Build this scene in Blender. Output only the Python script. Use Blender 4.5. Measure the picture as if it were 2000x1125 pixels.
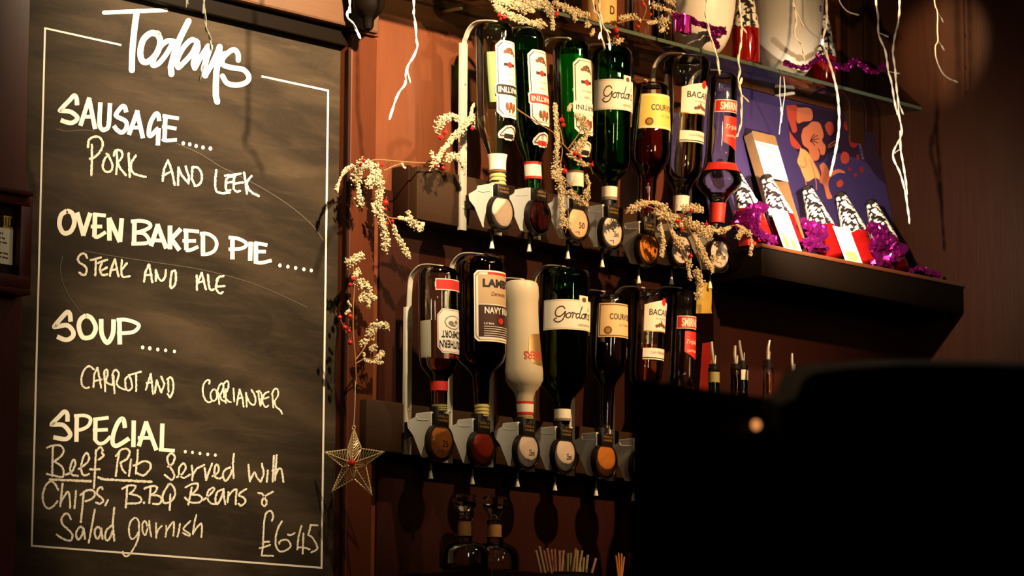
import bpy, bmesh, math, random
from mathutils import Vector, Matrix
R = math.radians
random.seed(7)
scene = bpy.context.scene
for o_ in list(bpy.data.objects):
    bpy.data.objects.remove(o_, do_unlink=True)
COL = scene.collection

# ------------------------------------------------------------------ camera
F = 6500.0                       # focal length in pixels of a 2000x1125 frame
PP = (1000.0, 562.5)
dX = Vector((7093 - PP[0], 1600 - PP[1], F))              # direction of the wall (world +X) seen by the camera
_b = -42000.0
_a = (-F * F - dX.y * _b) / dX.x
dZ = Vector((_a, _b, F)).normalized()                     # world up
dX.normalize()
dY = dZ.cross(dX).normalized()                            # into the wall (world +Y)
def w_dir(c):                                             # camera (right, down, forward) -> world
    return Vector((dX.dot(c), dY.dot(c), dZ.dot(c)))
_r = w_dir(Vector((350 - PP[0], 600 - PP[1], F)))
_p0 = Vector((0, -0.02, 0)); _cam = _p0 - _r * (7.0 / F)
CAM = Vector((_cam.x, _cam.y, 1.0))
cd = bpy.data.cameras.new('camera'); cam = bpy.data.objects.new('camera', cd); COL.objects.link(cam)
rx, ry, rz = w_dir(Vector((1, 0, 0))), w_dir(Vector((0, -1, 0))), w_dir(Vector((0, 0, -1)))
cam.matrix_world = Matrix(((rx.x, ry.x, rz.x, CAM.x), (rx.y, ry.y, rz.y, CAM.y), (rx.z, ry.z, rz.z, CAM.z), (0, 0, 0, 1)))
cd.sensor_width = 36.0; cd.lens = 36.0 * F / 2000.0
cd.clip_start = 0.05; cd.clip_end = 60
cd.dof.use_dof = True; cd.dof.focus_distance = 7.15; cd.dof.aperture_fstop = cd.lens / 10.0
scene.camera = cam

def P(px, py, o=0.0):
    """point seen at pixel (px, py) on the plane o metres in front of the back wall"""
    d = w_dir(Vector((px - PP[0], py - PP[1], F)))
    t = (-o - CAM.y) / d.y
    return CAM + d * t
def PD(px, py, depth):
    return CAM + w_dir(Vector((px - PP[0], py - PP[1], F))) * (depth / F)
def PX(px, py, X):
    d = w_dir(Vector((px - PP[0], py - PP[1], F)))
    return CAM + d * ((X - CAM.x) / d.x)
FWD = w_dir(Vector((0, 0, 1)))
def S(p):                                                  # metres per pixel at a world point
    return (p - CAM).dot(FWD) / F

# ------------------------------------------------------------------ world, lamps, exposure
wd = bpy.data.worlds.new('dim_room'); scene.world = wd; wd.use_nodes = True
wd.node_tree.nodes['Background'].inputs[0].default_value = (1.0, 0.42, 0.18, 1)
wd.node_tree.nodes['Background'].inputs[1].default_value = 0.010
def lamp(name, loc, target, watts, color, size=60, blend=1.0, radius=0.03):
    ld = bpy.data.lights.new(name, 'SPOT'); ld.energy = watts; ld.color = color
    ld.spot_size = R(size); ld.spot_blend = blend; ld.shadow_soft_size = radius
    ob = bpy.data.objects.new(name, ld); COL.objects.link(ob)
    ob.location = loc; ob.rotation_euler = (Vector(target) - Vector(loc)).to_track_quat('-Z', 'Y').to_euler()
    return ob
XR0 = P(1700, 235, 0).x
WARM = (1.0, 0.78, 0.48); WARMER = (1.0, 0.60, 0.28); SOFT = (1.0, 0.82, 0.60)
t1 = P(540, 40, 0); la = P(470, 120, 0)
lamp('board_spotlight', (la.x, -.95, la.z + .50), t1, 345, WARM, 88, 1.0, .02)
t2 = P(1610, 455, .27)
lamp('display_bulb_glow', P(1632, 325, .52), P(1602, 440, .22), 58, SOFT, 112, 1.0, .010)  # mid-air spot standing in for the lit bulbs of the strand
tb = P(330, 860, 0); lamp('lower_board_fill', tb + Vector((-.25, -1.25, .55)), tb, 95, WARM, 38, 1.0, .02)  # unseen fill lamp added to lift the bottom of the board
t4 = PX(1840, 90, XR0)
lamp('side_wall_spotlight', t4 + Vector((-.70, -.10, .16)), t4, 80, WARMER, 27, .95, .012)
t5 = P(1240, 430, .1)
lamp('bar_spotlight', t5 + Vector((-.15, -2.2, .95)), t5, 470, WARMER, 46, 1.0, .03)
# small unseen lamps added to glint in the glass: they light little
for k, (x_, y_, z_) in enumerate(((-1.6, -2.6, 3.1), (-.6, -3.3, 3.3), (.7, -2.7, 3.5), (1.7, -2.1, 3.4), (-2.9, -3.0, 2.7), (.1, -2.0, 3.6))):
    ld = bpy.data.lights.new('glint_lamp', 'POINT'); ld.energy = 3.5; ld.color = WARM; ld.shadow_soft_size = .03
    lo = bpy.data.objects.new('glint_lamp', ld); COL.objects.link(lo); lo.location = (x_, y_, z_)
# two tall unseen area lamps added to streak the bottles with reflections
for x_, y_, z_ in ((.55, -3.6, 2.75), (-1.35, -4.3, 2.6)):
    ld = bpy.data.lights.new('streak_lamp', 'AREA'); ld.shape = 'RECTANGLE'; ld.size = .10; ld.size_y = .55; ld.energy = 7; ld.color = WARM
    lo = bpy.data.objects.new('streak_lamp', ld); COL.objects.link(lo); lo.location = (x_, y_, z_)
    lo.rotation_euler = (Vector((1.0, 0, 2.4)) - lo.location).to_track_quat('-Z', 'Y').to_euler()
scene.view_settings.view_transform = 'Standard'; scene.view_settings.look = 'None'
scene.view_settings.gamma = 1.0; scene.view_settings.exposure = 0.0; scene.view_settings.use_curve_mapping = False
cy = scene.cycles
cy.caustics_reflective = False; cy.caustics_refractive = False; cy.sample_clamp_indirect = 4.0
cy.max_bounces = 14; cy.transparent_max_bounces = 40; cy.transmission_bounces = 10; cy.use_denoising = True

# ------------------------------------------------------------------ materials
def srgb(r, g, b):
    f = lambda c: (c / 255 / 12.92) if c / 255 <= 0.04045 else ((c / 255 + 0.055) / 1.055) ** 2.4
    return (f(r), f(g), f(b))
def newmat(name):
    m = bpy.data.materials.new(name); m.use_nodes = True
    return m, m.node_tree, m.node_tree.nodes['Principled BSDF']
def mat(name, col, rough=0.5, metal=0.0, trans=0.0, ior=1.45, emit=0.0, coat=0.0, noise=0.0, nscale=60.0):
    m, nt, b = newmat(name)
    b.inputs['Base Color'].default_value = (*col, 1); b.inputs['Roughness'].default_value = rough
    b.inputs['Metallic'].default_value = metal; b.inputs['Transmission Weight'].default_value = trans
    b.inputs['IOR'].default_value = ior; b.inputs['Coat Weight'].default_value = coat
    if emit:
        b.inputs['Emission Color'].default_value = (*col, 1); b.inputs['Emission Strength'].default_value = emit
    if noise:
        tc = nt.nodes.new('ShaderNodeTexCoord'); n = nt.nodes.new('ShaderNodeTexNoise')
        n.inputs['Scale'].default_value = nscale; n.inputs['Detail'].default_value = 4
        mx = nt.nodes.new('ShaderNodeMix'); mx.data_type = 'RGBA'
        mx.inputs[6].default_value = (*[c * (1 - noise) for c in col], 1); mx.inputs[7].default_value = (*[min(1, c * (1 + noise * .6)) for c in col], 1)
        nt.links.new(tc.outputs['Object'], n.inputs['Vector']); nt.links.new(n.outputs['Fac'], mx.inputs[0])
        nt.links.new(mx.outputs[2], b.inputs['Base Color'])
    return m
def wood(name, c1, c2, rough=0.4, sc=(14, 14, 1.6), coat=0.15, bump=0.15, spec=.5):
    m, nt, b = newmat(name); N = nt.nodes.new; L = nt.links.new
    tc = N('ShaderNodeTexCoord'); mp = N('ShaderNodeMapping'); mp.inputs['Scale'].default_value = sc
    n = N('ShaderNodeTexNoise'); n.inputs['Scale'].default_value = 4; n.inputs['Detail'].default_value = 9; n.inputs['Roughness'].default_value = .62
    n.inputs['Distortion'].default_value = 1.1
    n2 = N('ShaderNodeTexNoise'); n2.inputs['Scale'].default_value = 2.2; n2.inputs['Detail'].default_value = 3
    mx = N('ShaderNodeMix'); mx.data_type = 'RGBA'; mx.inputs[6].default_value = (*c1, 1); mx.inputs[7].default_value = (*c2, 1)
    ad = N('ShaderNodeMath'); ad.operation = 'MULTIPLY_ADD'; ad.inputs[1].default_value = .6; 
    ml = N('ShaderNodeMath'); ml.operation = 'MULTIPLY'; ml.inputs[1].default_value = .45
    L(tc.outputs['Object'], mp.inputs['Vector']); L(mp.outputs[0], n.inputs['Vector']); L(tc.outputs['Object'], n2.inputs['Vector'])
    L(n2.outputs['Fac'], ml.inputs[0]); L(n.outputs['Fac'], ad.inputs[0]); L(ml.outputs[0], ad.inputs[2])
    L(ad.outputs[0], mx.inputs[0]); L(mx.outputs[2], b.inputs['Base Color'])
    b.inputs['Roughness'].default_value = rough; b.inputs['Coat Weight'].default_value = coat; b.inputs['Coat Roughness'].default_value = .25; b.inputs['Specular IOR Level'].default_value = spec
    bp = N('ShaderNodeBump'); bp.inputs['Strength'].default_value = bump; bp.inputs['Distance'].default_value = .002
    L(n.outputs['Fac'], bp.inputs['Height']); L(bp.outputs[0], b.inputs['Normal'])
    return m
def glass(name, tint, edge, rough=0.0, refl=1.0):
    """thin clear or coloured bottle glass: light passes straight through the wall, the rim tints with path length"""
    m, nt, b = newmat(name); N = nt.nodes.new; L = nt.links.new
    nt.nodes.remove(b); out = nt.nodes['Material Output']
    lw = N('ShaderNodeLayerWeight'); lw.inputs['Blend'].default_value = .35
    mx = N('ShaderNodeMix'); mx.data_type = 'RGBA'; mx.inputs[6].default_value = (*tint, 1); mx.inputs[7].default_value = (*edge, 1)
    tr = N('ShaderNodeBsdfTransparent'); gl = N('ShaderNodeBsdfGlossy'); gl.inputs['Roughness'].default_value = rough + .008
    fr = N('ShaderNodeFresnel'); fr.inputs['IOR'].default_value = 1.5
    ml = N('ShaderNodeMath'); ml.operation = 'MULTIPLY'; ml.inputs[1].default_value = refl; ml.use_clamp = True
    ms = N('ShaderNodeMixShader')
    nz = N('ShaderNodeTexNoise'); nz.inputs['Scale'].default_value = 30; bp = N('ShaderNodeBump'); bp.inputs['Strength'].default_value = .05; bp.inputs['Distance'].default_value = .001
    tc = N('ShaderNodeTexCoord'); L(tc.outputs['Object'], nz.inputs['Vector']); L(nz.outputs['Fac'], bp.inputs['Height']); L(bp.outputs[0], gl.inputs['Normal'])
    L(lw.outputs['Facing'], mx.inputs[0]); L(mx.outputs[2], tr.inputs[0]); L(fr.outputs[0], ml.inputs[0]); L(ml.outputs[0], ms.inputs[0])
    L(tr.outputs[0], ms.inputs[1]); L(gl.outputs[0], ms.inputs[2]); L(ms.outputs[0], out.inputs[0])
    return m
M = {}
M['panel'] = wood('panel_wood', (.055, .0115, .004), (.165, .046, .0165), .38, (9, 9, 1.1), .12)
M['post'] = wood('post_wood', (.036, .0075, .0025), (.090, .020, .0055), .45, (26, 26, 2.0), .0, spec=.25)
M['beam'] = wood('beam_wood', (.045, .017, .006), (.10, .042, .016), .5, (2.0, 26, 26), .05)
M['dark_wood'] = wood('dark_wood', (.008, .0025, .0012), (.024, .007, .003), .6, (20, 20, 2), .0, spec=.08)
M['red_wood'] = wood('red_varnished_wood', (.026, .0022, .001), (.075, .007, .003), .4, (24, 24, 2), .05, spec=.3)
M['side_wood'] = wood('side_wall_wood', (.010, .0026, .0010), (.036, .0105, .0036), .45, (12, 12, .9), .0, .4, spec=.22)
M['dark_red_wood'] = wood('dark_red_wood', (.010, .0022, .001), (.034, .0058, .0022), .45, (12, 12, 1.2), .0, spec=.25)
M['batten'] = wood('batten_wood', (.014, .0055, .002), (.036, .015, .0055), .55, (3, 24, 24), 0, spec=.15)
M['shelf'] = wood('lit_edge_wood', (.05, .012, .004), (.12, .035, .012), .35, (3, 24, 24), .3)  # brown of the wooden shelf's painted lit edge
M['paint'] = mat('cream_sign_paint', (.86, .80, .68), .55, noise=.06, nscale=90)
M['line'] = mat('pale_line_paint', (.78, .68, .58), .6)
M['white'] = mat('ivory_plastic', (.82, .79, .70), .38, noise=.05, nscale=25)
M['black'] = mat('black_plastic', (.010, .007, .006), .35)
M['alu'] = mat('aluminium', (.66, .60, .48), .42, .30, noise=.12, nscale=40)
M['steel'] = mat('polished_steel', (.82, .76, .66), .2, .65)
M['paper'] = mat('label_paper', (.82, .76, .62), .6, noise=.04, nscale=30)
M['yellow'] = mat('yellow_label_paper', (.80, .58, .12), .55)
M['ink'] = mat('black_ink', (.012, .009, .008), .6)
M['redink'] = mat('red_ink', (.55, .025, .015), .5)
M['brownink'] = mat('brown_ink', (.16, .06, .02), .6)
M['gold'] = mat('gold_ink', (.55, .34, .08), .35, .6)
M['greyink'] = mat('grey_ink', (.22, .18, .14), .6)
M['cable'] = mat('white_light_cable', (.80, .74, .62), .45)
M['stem'] = mat('twig_bark', (.26, .13, .05), .7, noise=.3)
M['frost'] = mat('frosted_seed_pods', (.66, .53, .32), .55, noise=.5, nscale=160)
M['berry'] = mat('red_berry', (.50, .012, .012), .12, coat=.6)
M['cork'] = mat('cork', (.42, .20, .06), .8, noise=.3)
M['foil'] = mat('purple_foil', (.42, .02, .28), .14, .9)
M['near_black_wood'] = mat('near_black_wood', (.004, .002, .001), .6)
M['near_black_wood'].node_tree.nodes['Principled BSDF'].inputs['Specular IOR Level'].default_value = .06
M['glass_edge'] = mat('polished_glass_edge', (.10, .135, .09), .2, trans=.3)
M['g_clear'] = glass('clear_glass', (.985, .99, .97), (.72, .78, .68))
M['g_window'] = glass('clear_window', (1, 1, 1), (.85, .85, .82))
M['g_pale'] = glass('pale_green_glass', (.95, .98, .90), (.50, .66, .42))
M['g_green'] = glass('green_glass', (.36, .82, .40), (.10, .46, .14))
M['g_dkgreen'] = glass('dark_green_glass', (.22, .60, .28), (.05, .26, .08))
M['g_brown'] = glass('brown_glass', (.62, .36, .16), (.25, .10, .03))
M['g_shelf'] = glass('shelf_glass', (.90, .95, .90), (.50, .70, .55), 0, .8)
M['l_clear'] = mat('clear_spirit', (.96, .93, .84), .0, trans=1, ior=1.36)
M['l_bianco'] = mat('pale_vermouth', (.70, .72, .46), .15, trans=.3, ior=1.34)
M['l_dark'] = mat('dark_liquor', (.010, .0025, .002), .12)
M['l_red'] = mat('red_brown_cognac', (.42, .022, .012), .0, trans=.9, ior=1.36)
M['l_amber'] = mat('amber_liqueur', (.55, .10, .015), .0, trans=.8, ior=1.36)
M['l_rum'] = mat('navy_rum', (.014, .003, .002), .1)
M['l_pop'] = mat('red_drink', (.30, .006, .005), .08, trans=.35, ior=1.36)

# ------------------------------------------------------------------ mesh helpers
def catmull(pts, n=6):
    if len(pts) < 3: return [Vector(p) for p in pts]
    q = [Vector(p) for p in pts]; q = [q[0] * 2 - q[1]] + q + [q[-1] * 2 - q[-2]]
    out = []
    for i in range(1, len(q) - 2):
        a, b, c, d = q[i - 1], q[i], q[i + 1], q[i + 2]
        for k in range(n):
            t = k / n
            out.append(.5 * ((2 * b) + (c - a) * t + (2 * a - 5 * b + 4 * c - d) * t * t + (3 * b - a - 3 * c + d) * t ** 3))
    out.append(q[-2]); return out
def tube(bm, pts, r, seg=6, caps=True):
    pts = [Vector(p) for p in pts]; rings = []; prev = None
    for i, p in enumerate(pts):
        t = (pts[min(i + 1, len(pts) - 1)] - pts[max(i - 1, 0)])
        t = t.normalized() if t.length > 1e-9 else Vector((0, 0, 1))
        if prev is None:
            n = t.cross(Vector((0, 0, 1)));
            if n.length < .2: n = t.cross(Vector((1, 0, 0)))
        else: n = prev - t * prev.dot(t)
        n.normalize(); prev = n; b = t.cross(n); rr = r[i] if isinstance(r, (list, tuple)) else r
        rings.append([bm.verts.new(p + (n * math.cos(2 * math.pi * k / seg) + b * math.sin(2 * math.pi * k / seg)) * rr) for k in range(seg)])
    for a, b in zip(rings, rings[1:]):
        for k in range(seg): bm.faces.new((a[k], a[(k + 1) % seg], b[(k + 1) % seg], b[k]))
    if caps:
        bm.faces.new(rings[0][::-1]); bm.faces.new(rings[-1])
def box(bm, lo, hi, bev=0.0):
    lo, hi = Vector(lo), Vector(hi)
    r = bmesh.ops.create_cube(bm, size=1.0); vs = r['verts']
    c = (lo + hi) / 2; d = hi - lo
    for v in vs: v.co = Vector((c.x + v.co.x * d.x, c.y + v.co.y * d.y, c.z + v.co.z * d.z))
    if bev:
        es = list({e for v in vs for e in v.link_edges})
        bmesh.ops.bevel(bm, geom=es, offset=bev, segments=2, affect='EDGES', profile=.5)
def prism(bm, poly, ext):
    """closed 3-D polygon swept by the vector ext"""
    a = [bm.verts.new(Vector(p)) for p in poly]; b = [bm.verts.new(Vector(p) + Vector(ext)) for p in poly]
    n = len(a); bm.faces.new(a); bm.faces.new(b[::-1])
    for i in range(n): bm.faces.new((a[i], b[i], b[(i + 1) % n], a[(i + 1) % n]))
    bmesh.ops.recalc_face_normals(bm, faces=bm.faces)
def lathe(bm, prof, ax=None, seg=40, base=(0, 0)):
    """prof: (radius, z); ax(z) -> (x, y) of the axis"""
    ax = ax or (lambda z: base); rings = []
    for r, z in prof:
        x, y = ax(z)
        if r < 1e-6: rings.append([bm.verts.new((x, y, z))])
        else: rings.append([bm.verts.new((x + r * math.cos(2 * math.pi * k / seg), y + r * math.sin(2 * math.pi * k / seg), z)) for k in range(seg)])
    for a, b in zip(rings, rings[1:]):
        for k in range(seg):
            k2 = (k + 1) % seg
            if len(a) == 1 and len(b) == 1: continue
            if len(a) == 1: bm.faces.new((a[0], b[k], b[k2]))
            elif len(b) == 1: bm.faces.new((a[k], b[0], a[k2]))
            else: bm.faces.new((a[k], b[k], b[k2], a[k2]))
    bmesh.ops.recalc_face_normals(bm, faces=bm.faces)
def ball(bm, c, r, sub=1, sq=None):
    g = bmesh.ops.create_icosphere(bm, subdivisions=sub, radius=1.0)
    for v in g['verts']:
        s = sq or (1, 1, 1); v.co = Vector(c) + Vector((v.co.x * r * s[0], v.co.y * r * s[1], v.co.z * r * s[2]))
def BM(): return bmesh.new()
def off(o):
    v = Vector((0, 0, 0))
    while o: v += o.location; o = o.parent
    return v
def obj(name, bm, m, parent=None, smooth=True, local=False, origin=None):
    me = bpy.data.meshes.new(name)
    ob = bpy.data.objects.new(name, me); COL.objects.link(ob)
    if parent:
        ob.parent = parent
        if not local: bmesh.ops.translate(bm, verts=bm.verts, vec=-off(parent))
    elif origin is not None:
        ob.location = origin; bmesh.ops.translate(bm, verts=bm.verts, vec=-Vector(origin))
    bm.to_mesh(me); bm.free(); me.materials.append(m)
    if smooth:
        me.polygons.foreach_set('use_smooth', [True] * len(me.polygons))
        try: me.set_sharp_from_angle(angle=R(38))
        except Exception: pass
    return ob
def tag(o, label, cat, group=None):
    o['label'] = label; o['category'] = cat
    if group: o['group'] = group
    return o
def thing(name, label, cat, loc, group=None, rot=None):
    e = bpy.data.objects.new(name, None); COL.objects.link(e); e.location = loc; e.empty_display_size = .03
    if rot: e.rotation_euler = rot
    return tag(e, label, cat, group)
def struct(name, bm, m, smooth=False):
    o = obj(name, bm, m, None, smooth); o['kind'] = 'structure'; return o
def copy_tree(src, loc, label, parent=None):
    """a thing, its parts and their sub-parts, sharing meshes"""
    c = src.copy(); COL.objects.link(c); c.parent = parent
    if parent is None: c.location = loc; c['label'] = label
    for ch in [x for x in bpy.data.objects if x.parent == src]: copy_tree(ch, None, None, c)
    return c
def text_mesh(body, bold=0.0, shear=0.0):
    cu = bpy.data.curves.new('t', 'FONT'); cu.body = body; cu.offset = bold; cu.shear = shear; cu.resolution_u = 3
    to = bpy.data.objects.new('t', cu); me = bpy.data.meshes.new_from_object(to)
    bm = BM(); bm.from_mesh(me); bpy.data.objects.remove(to); bpy.data.curves.remove(cu); bpy.data.meshes.remove(me)
    bmesh.ops.remove_doubles(bm, verts=bm.verts, dist=1e-5)
    return bm
def fit(bm, x0, x1, y0, y1):
    xs = [v.co.x for v in bm.verts]; ys = [v.co.y for v in bm.verts]
    ax, bx, ay, by = min(xs), max(xs), min(ys), max(ys)
    for v in bm.verts:
        v.co = Vector((x0 + (v.co.x - ax) / (bx - ax) * (x1 - x0), y0 + (v.co.y - ay) / (by - ay) * (y1 - y0), 0))
def strip2(bm, pts, w, jitter=0.0, cap=4, z=0.0):
    """flat ribbon along 2-D points (any unit), optionally with a ragged chalk edge and round caps"""
    P2 = [Vector((p[0], p[1])) for p in pts]
    q = [P2[0]]
    for p in P2[1:]:
        if (p - q[-1]).length > 1e-6: q.append(p)
    if len(q) < 2: return
    L = []; Rr = []
    for i, p in enumerate(q):
        if i == 0: t = (q[1] - q[0]).normalized(); m = 1
        elif i == len(q) - 1: t = (q[-1] - q[-2]).normalized(); m = 1
        else:
            a, b = (q[i] - q[i - 1]).normalized(), (q[i + 1] - q[i]).normalized()
            t = a + b; t = t.normalized() if t.length > .2 else b; m = min(1.5, 1 / max(.6, t.dot(b)))
        n = Vector((-t.y, t.x)); h = w / 2 * m
        L.append(p + n * h * (1 + random.uniform(-jitter, jitter))); Rr.append(p - n * h * (1 + random.uniform(-jitter, jitter)))
    va = [bm.verts.new((p.x, p.y, z)) for p in L]; vb = [bm.verts.new((p.x, p.y, z)) for p in Rr]
    for i in range(len(q) - 1): bm.faces.new((va[i], vb[i], vb[i + 1], va[i + 1]))
    if cap:
        for e, d in ((0, -1), (-1, 1)):
            t = ((q[1] - q[0]) if e == 0 else (q[-1] - q[-2])).normalized() * d
            a, b = (L[e], Rr[e]) ; c = q[e]; vs = [va[e]]
            a0 = (a - c); r_ = a0.length
            for k in range(1, cap):
                an = math.pi * k / cap
                vs.append(bm.verts.new((c.x + a0.x * math.cos(an) + t.x * r_ * math.sin(an), c.y + a0.y * math.cos(an) + t.y * r_ * math.sin(an), z)))
            vs.append(vb[e])
            try: bm.faces.new(vs)
            except ValueError: pass
def disc2(bm, c, rx_, ry_, n=12, z=0.0):
    bm.faces.new([bm.verts.new((c[0] + rx_ * math.cos(2 * math.pi * k / n), c[1] + ry_ * math.sin(2 * math.pi * k / n), z)) for k in range(n)])
def poly2(bm, pts, z=0.0):
    bm.faces.new([bm.verts.new((p[0], p[1], z)) for p in pts])
def resample(pts, step):
    out = [pts[0]]
    for a, b in zip(pts, pts[1:]):
        n = max(1, int((b - a).length / step))
        out += [a + (b - a) * (k / n) for k in range(1, n + 1)]
    return out

# ------------------------------------------------------------------ the room
BO = 0.02                                                  # chalkboard face, in front of the back wall
XR = P(1700, 235, 0).x                                     # where the back wall meets the side wall
XL = P(-420, 600, 0).x
bm = BM(); box(bm, (XL, 0, 0), (XR + .05, .06, 4.6)); struct('wall_back', bm, M['panel'])
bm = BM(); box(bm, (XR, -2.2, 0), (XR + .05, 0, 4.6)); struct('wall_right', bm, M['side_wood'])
# raised stiles on the side wall
for k, (o0, o1) in enumerate(((.0, .035),)):
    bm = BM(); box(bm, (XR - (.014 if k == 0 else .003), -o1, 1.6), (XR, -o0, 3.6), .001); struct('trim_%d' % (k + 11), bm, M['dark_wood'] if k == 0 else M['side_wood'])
bm = BM(); box(bm, (XL - 3, -6.9, -.05), (XR + 1, .06, 0)); struct('floor', bm, M['dark_wood'])
bm = BM(); box(bm, (XL - 1, -3.2, 4.6), (XR + .3, .06, 4.65)); struct('ceiling', bm, M['beam'])
# post between the board and the bottles, front face 687..736 px
PO = 0.055
def vbar(x0, x1, y0, y1, o0, o1, bev=.003):
    a, b = P(x0, y0, o1), P(x1, y0, o1); zb = P((x0 + x1) / 2, y1, o1).z
    bm = BM(); box(bm, (a.x, -o1, zb), (b.x, -o0, a.z), bev); return bm
struct('trim_1', vbar(687, 737, 64, 1300, 0.0, PO), M['post'])
bm = vbar(684, 741, 56, 66, 0.0, PO + .006); struct('trim_2', bm, M['post'])
# left pilaster
struct('trim_3', vbar(-330, 64, -120, 1320, 0.0, .06), M['red_wood'])
# beam over the chalkboard and the dark rail under it
zt = P(400, 31, BO).z; zb = P(510, 11, .062).z; a = P(-330, 0, .06); b = P(741, 40, .06)
bm = BM(); box(bm, (a.x, -.062, zb), (b.x, 0, zb + .42), .006); struct('trim_4', bm, M['beam'])
bm = BM(); box(bm, (a.x, -.070, zb + .12), (b.x, -.055, zb + .16), .006); struct('trim_5', bm, M['beam'])
bm = BM(); box(bm, (P(66, 30, .05).x, -.040, zt), (P(690, 30, .05).x, 0, zb), .003); struct('trim_10', bm, M['near_black_wood'])
# golden wood strip and dark strip at the right end of the back wall
struct('trim_6', vbar(1657, 1685, -80, 700, 0.0, .03), M['side_wood'])
bm = vbar(1688, 1716, -80, 900, 0.0, .02); struct('trim_7', bm, M['dark_wood'])

# corbel finial at the end of the beam
prof = [(720, y, r) for y, r in ((-60, 40), (-20, 36), (0, 32), (14, 31), (26, 24), (34, 15), (40, 11), (50, 10.5), (57, 8), (62, 0.0))]
c = P(720, 20, .12); s = S(c)
bm = BM(); lathe(bm, [(r * s, P(720, y, .12).z) for _, y, r in prof], base=(c.x, c.y), seg=28)
tag(obj('pendant_finial', bm, M['near_black_wood'], None, origin=c), 'dark turned wooden drop finial under the end of the beam, right of the chalkboard', 'finial')

# ------------------------------------------------------------------ chalkboard
def board_mat():
    m, nt, b = newmat('chalkboard_slate'); N = nt.nodes.new; L = nt.links.new
    tc = N('ShaderNodeTexCoord')
    def smear(sc, rot, lo, hi, scale, dist=1.5):
        mp = N('ShaderNodeMapping'); mp.inputs['Scale'].default_value = sc; mp.inputs['Rotation'].default_value = (0, rot, 0)
        n = N('ShaderNodeTexNoise'); n.inputs['Scale'].default_value = scale; n.inputs['Detail'].default_value = 7; n.inputs['Distortion'].default_value = dist; n.inputs['Roughness'].default_value = .6
        r = N('ShaderNodeValToRGB'); r.color_ramp.elements[0].position = lo; r.color_ramp.elements[1].position = hi
        L(tc.outputs['Object'], mp.inputs[0]); L(mp.outputs[0], n.inputs['Vector']); L(n.outputs['Fac'], r.inputs[0]); return r.outputs[0]
    s1 = smear((1.0, 1, 3.4), .18, .46, .80, 2.4, 1.2); s2 = smear((2, 1, 14), .12, .50, .78, 3.0, .6); s3 = smear((30, 1, 30), 0, .35, .8, 4)
    def mul(a, k):
        n = N('ShaderNodeMath'); n.operation = 'MULTIPLY'; n.inputs[1].default_value = k; L(a, n.inputs[0]); return n.outputs[0]
    def add(a, c):
        n = N('ShaderNodeMath'); n.operation = 'ADD'; L(a, n.inputs[0]); L(c, n.inputs[1]); return n.outputs[0]
    f = add(add(mul(s1, .50), mul(s2, .30)), mul(s3, .10))
    # swept wiping arcs left by the cloth
    mp = N('ShaderNodeMapping'); mp.inputs['Location'].default_value = (.35, 0, .55); mp.inputs['Scale'].default_value = (1, 1, 1.35)
    wv = N('ShaderNodeTexWave'); wv.wave_type = 'RINGS'; wv.rings_direction = 'Y'; wv.inputs['Scale'].default_value = 1.1; wv.inputs['Distortion'].default_value = 3.5; wv.inputs['Detail'].default_value = 3; wv.inputs['Detail Scale'].default_value = .8
    L(tc.outputs['Object'], mp.inputs[0]); L(mp.outputs[0], wv.inputs['Vector'])
    rp = N('ShaderNodeValToRGB'); rp.color_ramp.elements[0].position = .55; rp.color_ramp.elements[1].position = 1.0; L(wv.outputs['Fac'], rp.inputs[0])
    f = add(f, mul(rp.outputs[0], .26))
    mx = N('ShaderNodeMix'); mx.data_type = 'RGBA'; mx.inputs[6].default_value = (.0165, .0105, .0058, 1); mx.inputs[7].default_value = (.078, .050, .028, 1)
    L(f, mx.inputs[0]); L(mx.outputs[2], b.inputs['Base Color']); b.inputs['Roughness'].default_value = .75; b.inputs['Specular IOR Level'].default_value = .15
    return m
def chalk_mat():
    m, nt, b = newmat('chalk'); N = nt.nodes.new; L = nt.links.new
    tc = N('ShaderNodeTexCoord'); n = N('ShaderNodeTexNoise'); n.inputs['Scale'].default_value = 900; n.inputs['Detail'].default_value = 2
    r = N('ShaderNodeValToRGB'); r.color_ramp.elements[0].position = .36; r.color_ramp.elements[1].position = .52
    r.color_ramp.elements[0].color = (.25, .21, .15, 1); r.color_ramp.elements[1].color = (.86, .77, .63, 1)
    L(tc.outputs['Object'], n.inputs['Vector']); L(n.outputs['Fac'], r.inputs[0]); L(r.outputs[0], b.inputs['Base Color']); b.inputs['Roughness'].default_value = .9
    return m
M['slate'] = board_mat(); M['chalk'] = chalk_mat()
cb = thing('chalkboard', 'tall framed menu chalkboard headed Todays with white lettering, left of the bottles', 'chalkboard', P(350, 1110, BO))
p0, p1 = P(40, 30, BO), P(672, 30, BO); zl = P(350, 1200, BO).z
bm = BM(); box(bm, (P(30, 600, BO).x, -BO, zl), (p1.x, -.001, zt)); obj('slate_board', bm, M['slate'], cb, False)
bm = BM(); box(bm, (P(663, 600, BO).x, -.05, zl), (P(679, 600, BO).x, -BO + .004, zt), .003); obj('frame', bm, M['black'], cb)
bm = BM(); tube(bm, [Vector((P(676, 600, .05).x, -.05, zt - .005)), Vector((P(676, 600, .05).x, -.05, zl))], .0035, 8); obj('frame_bead', bm, M['dark_wood'], cb)

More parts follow.
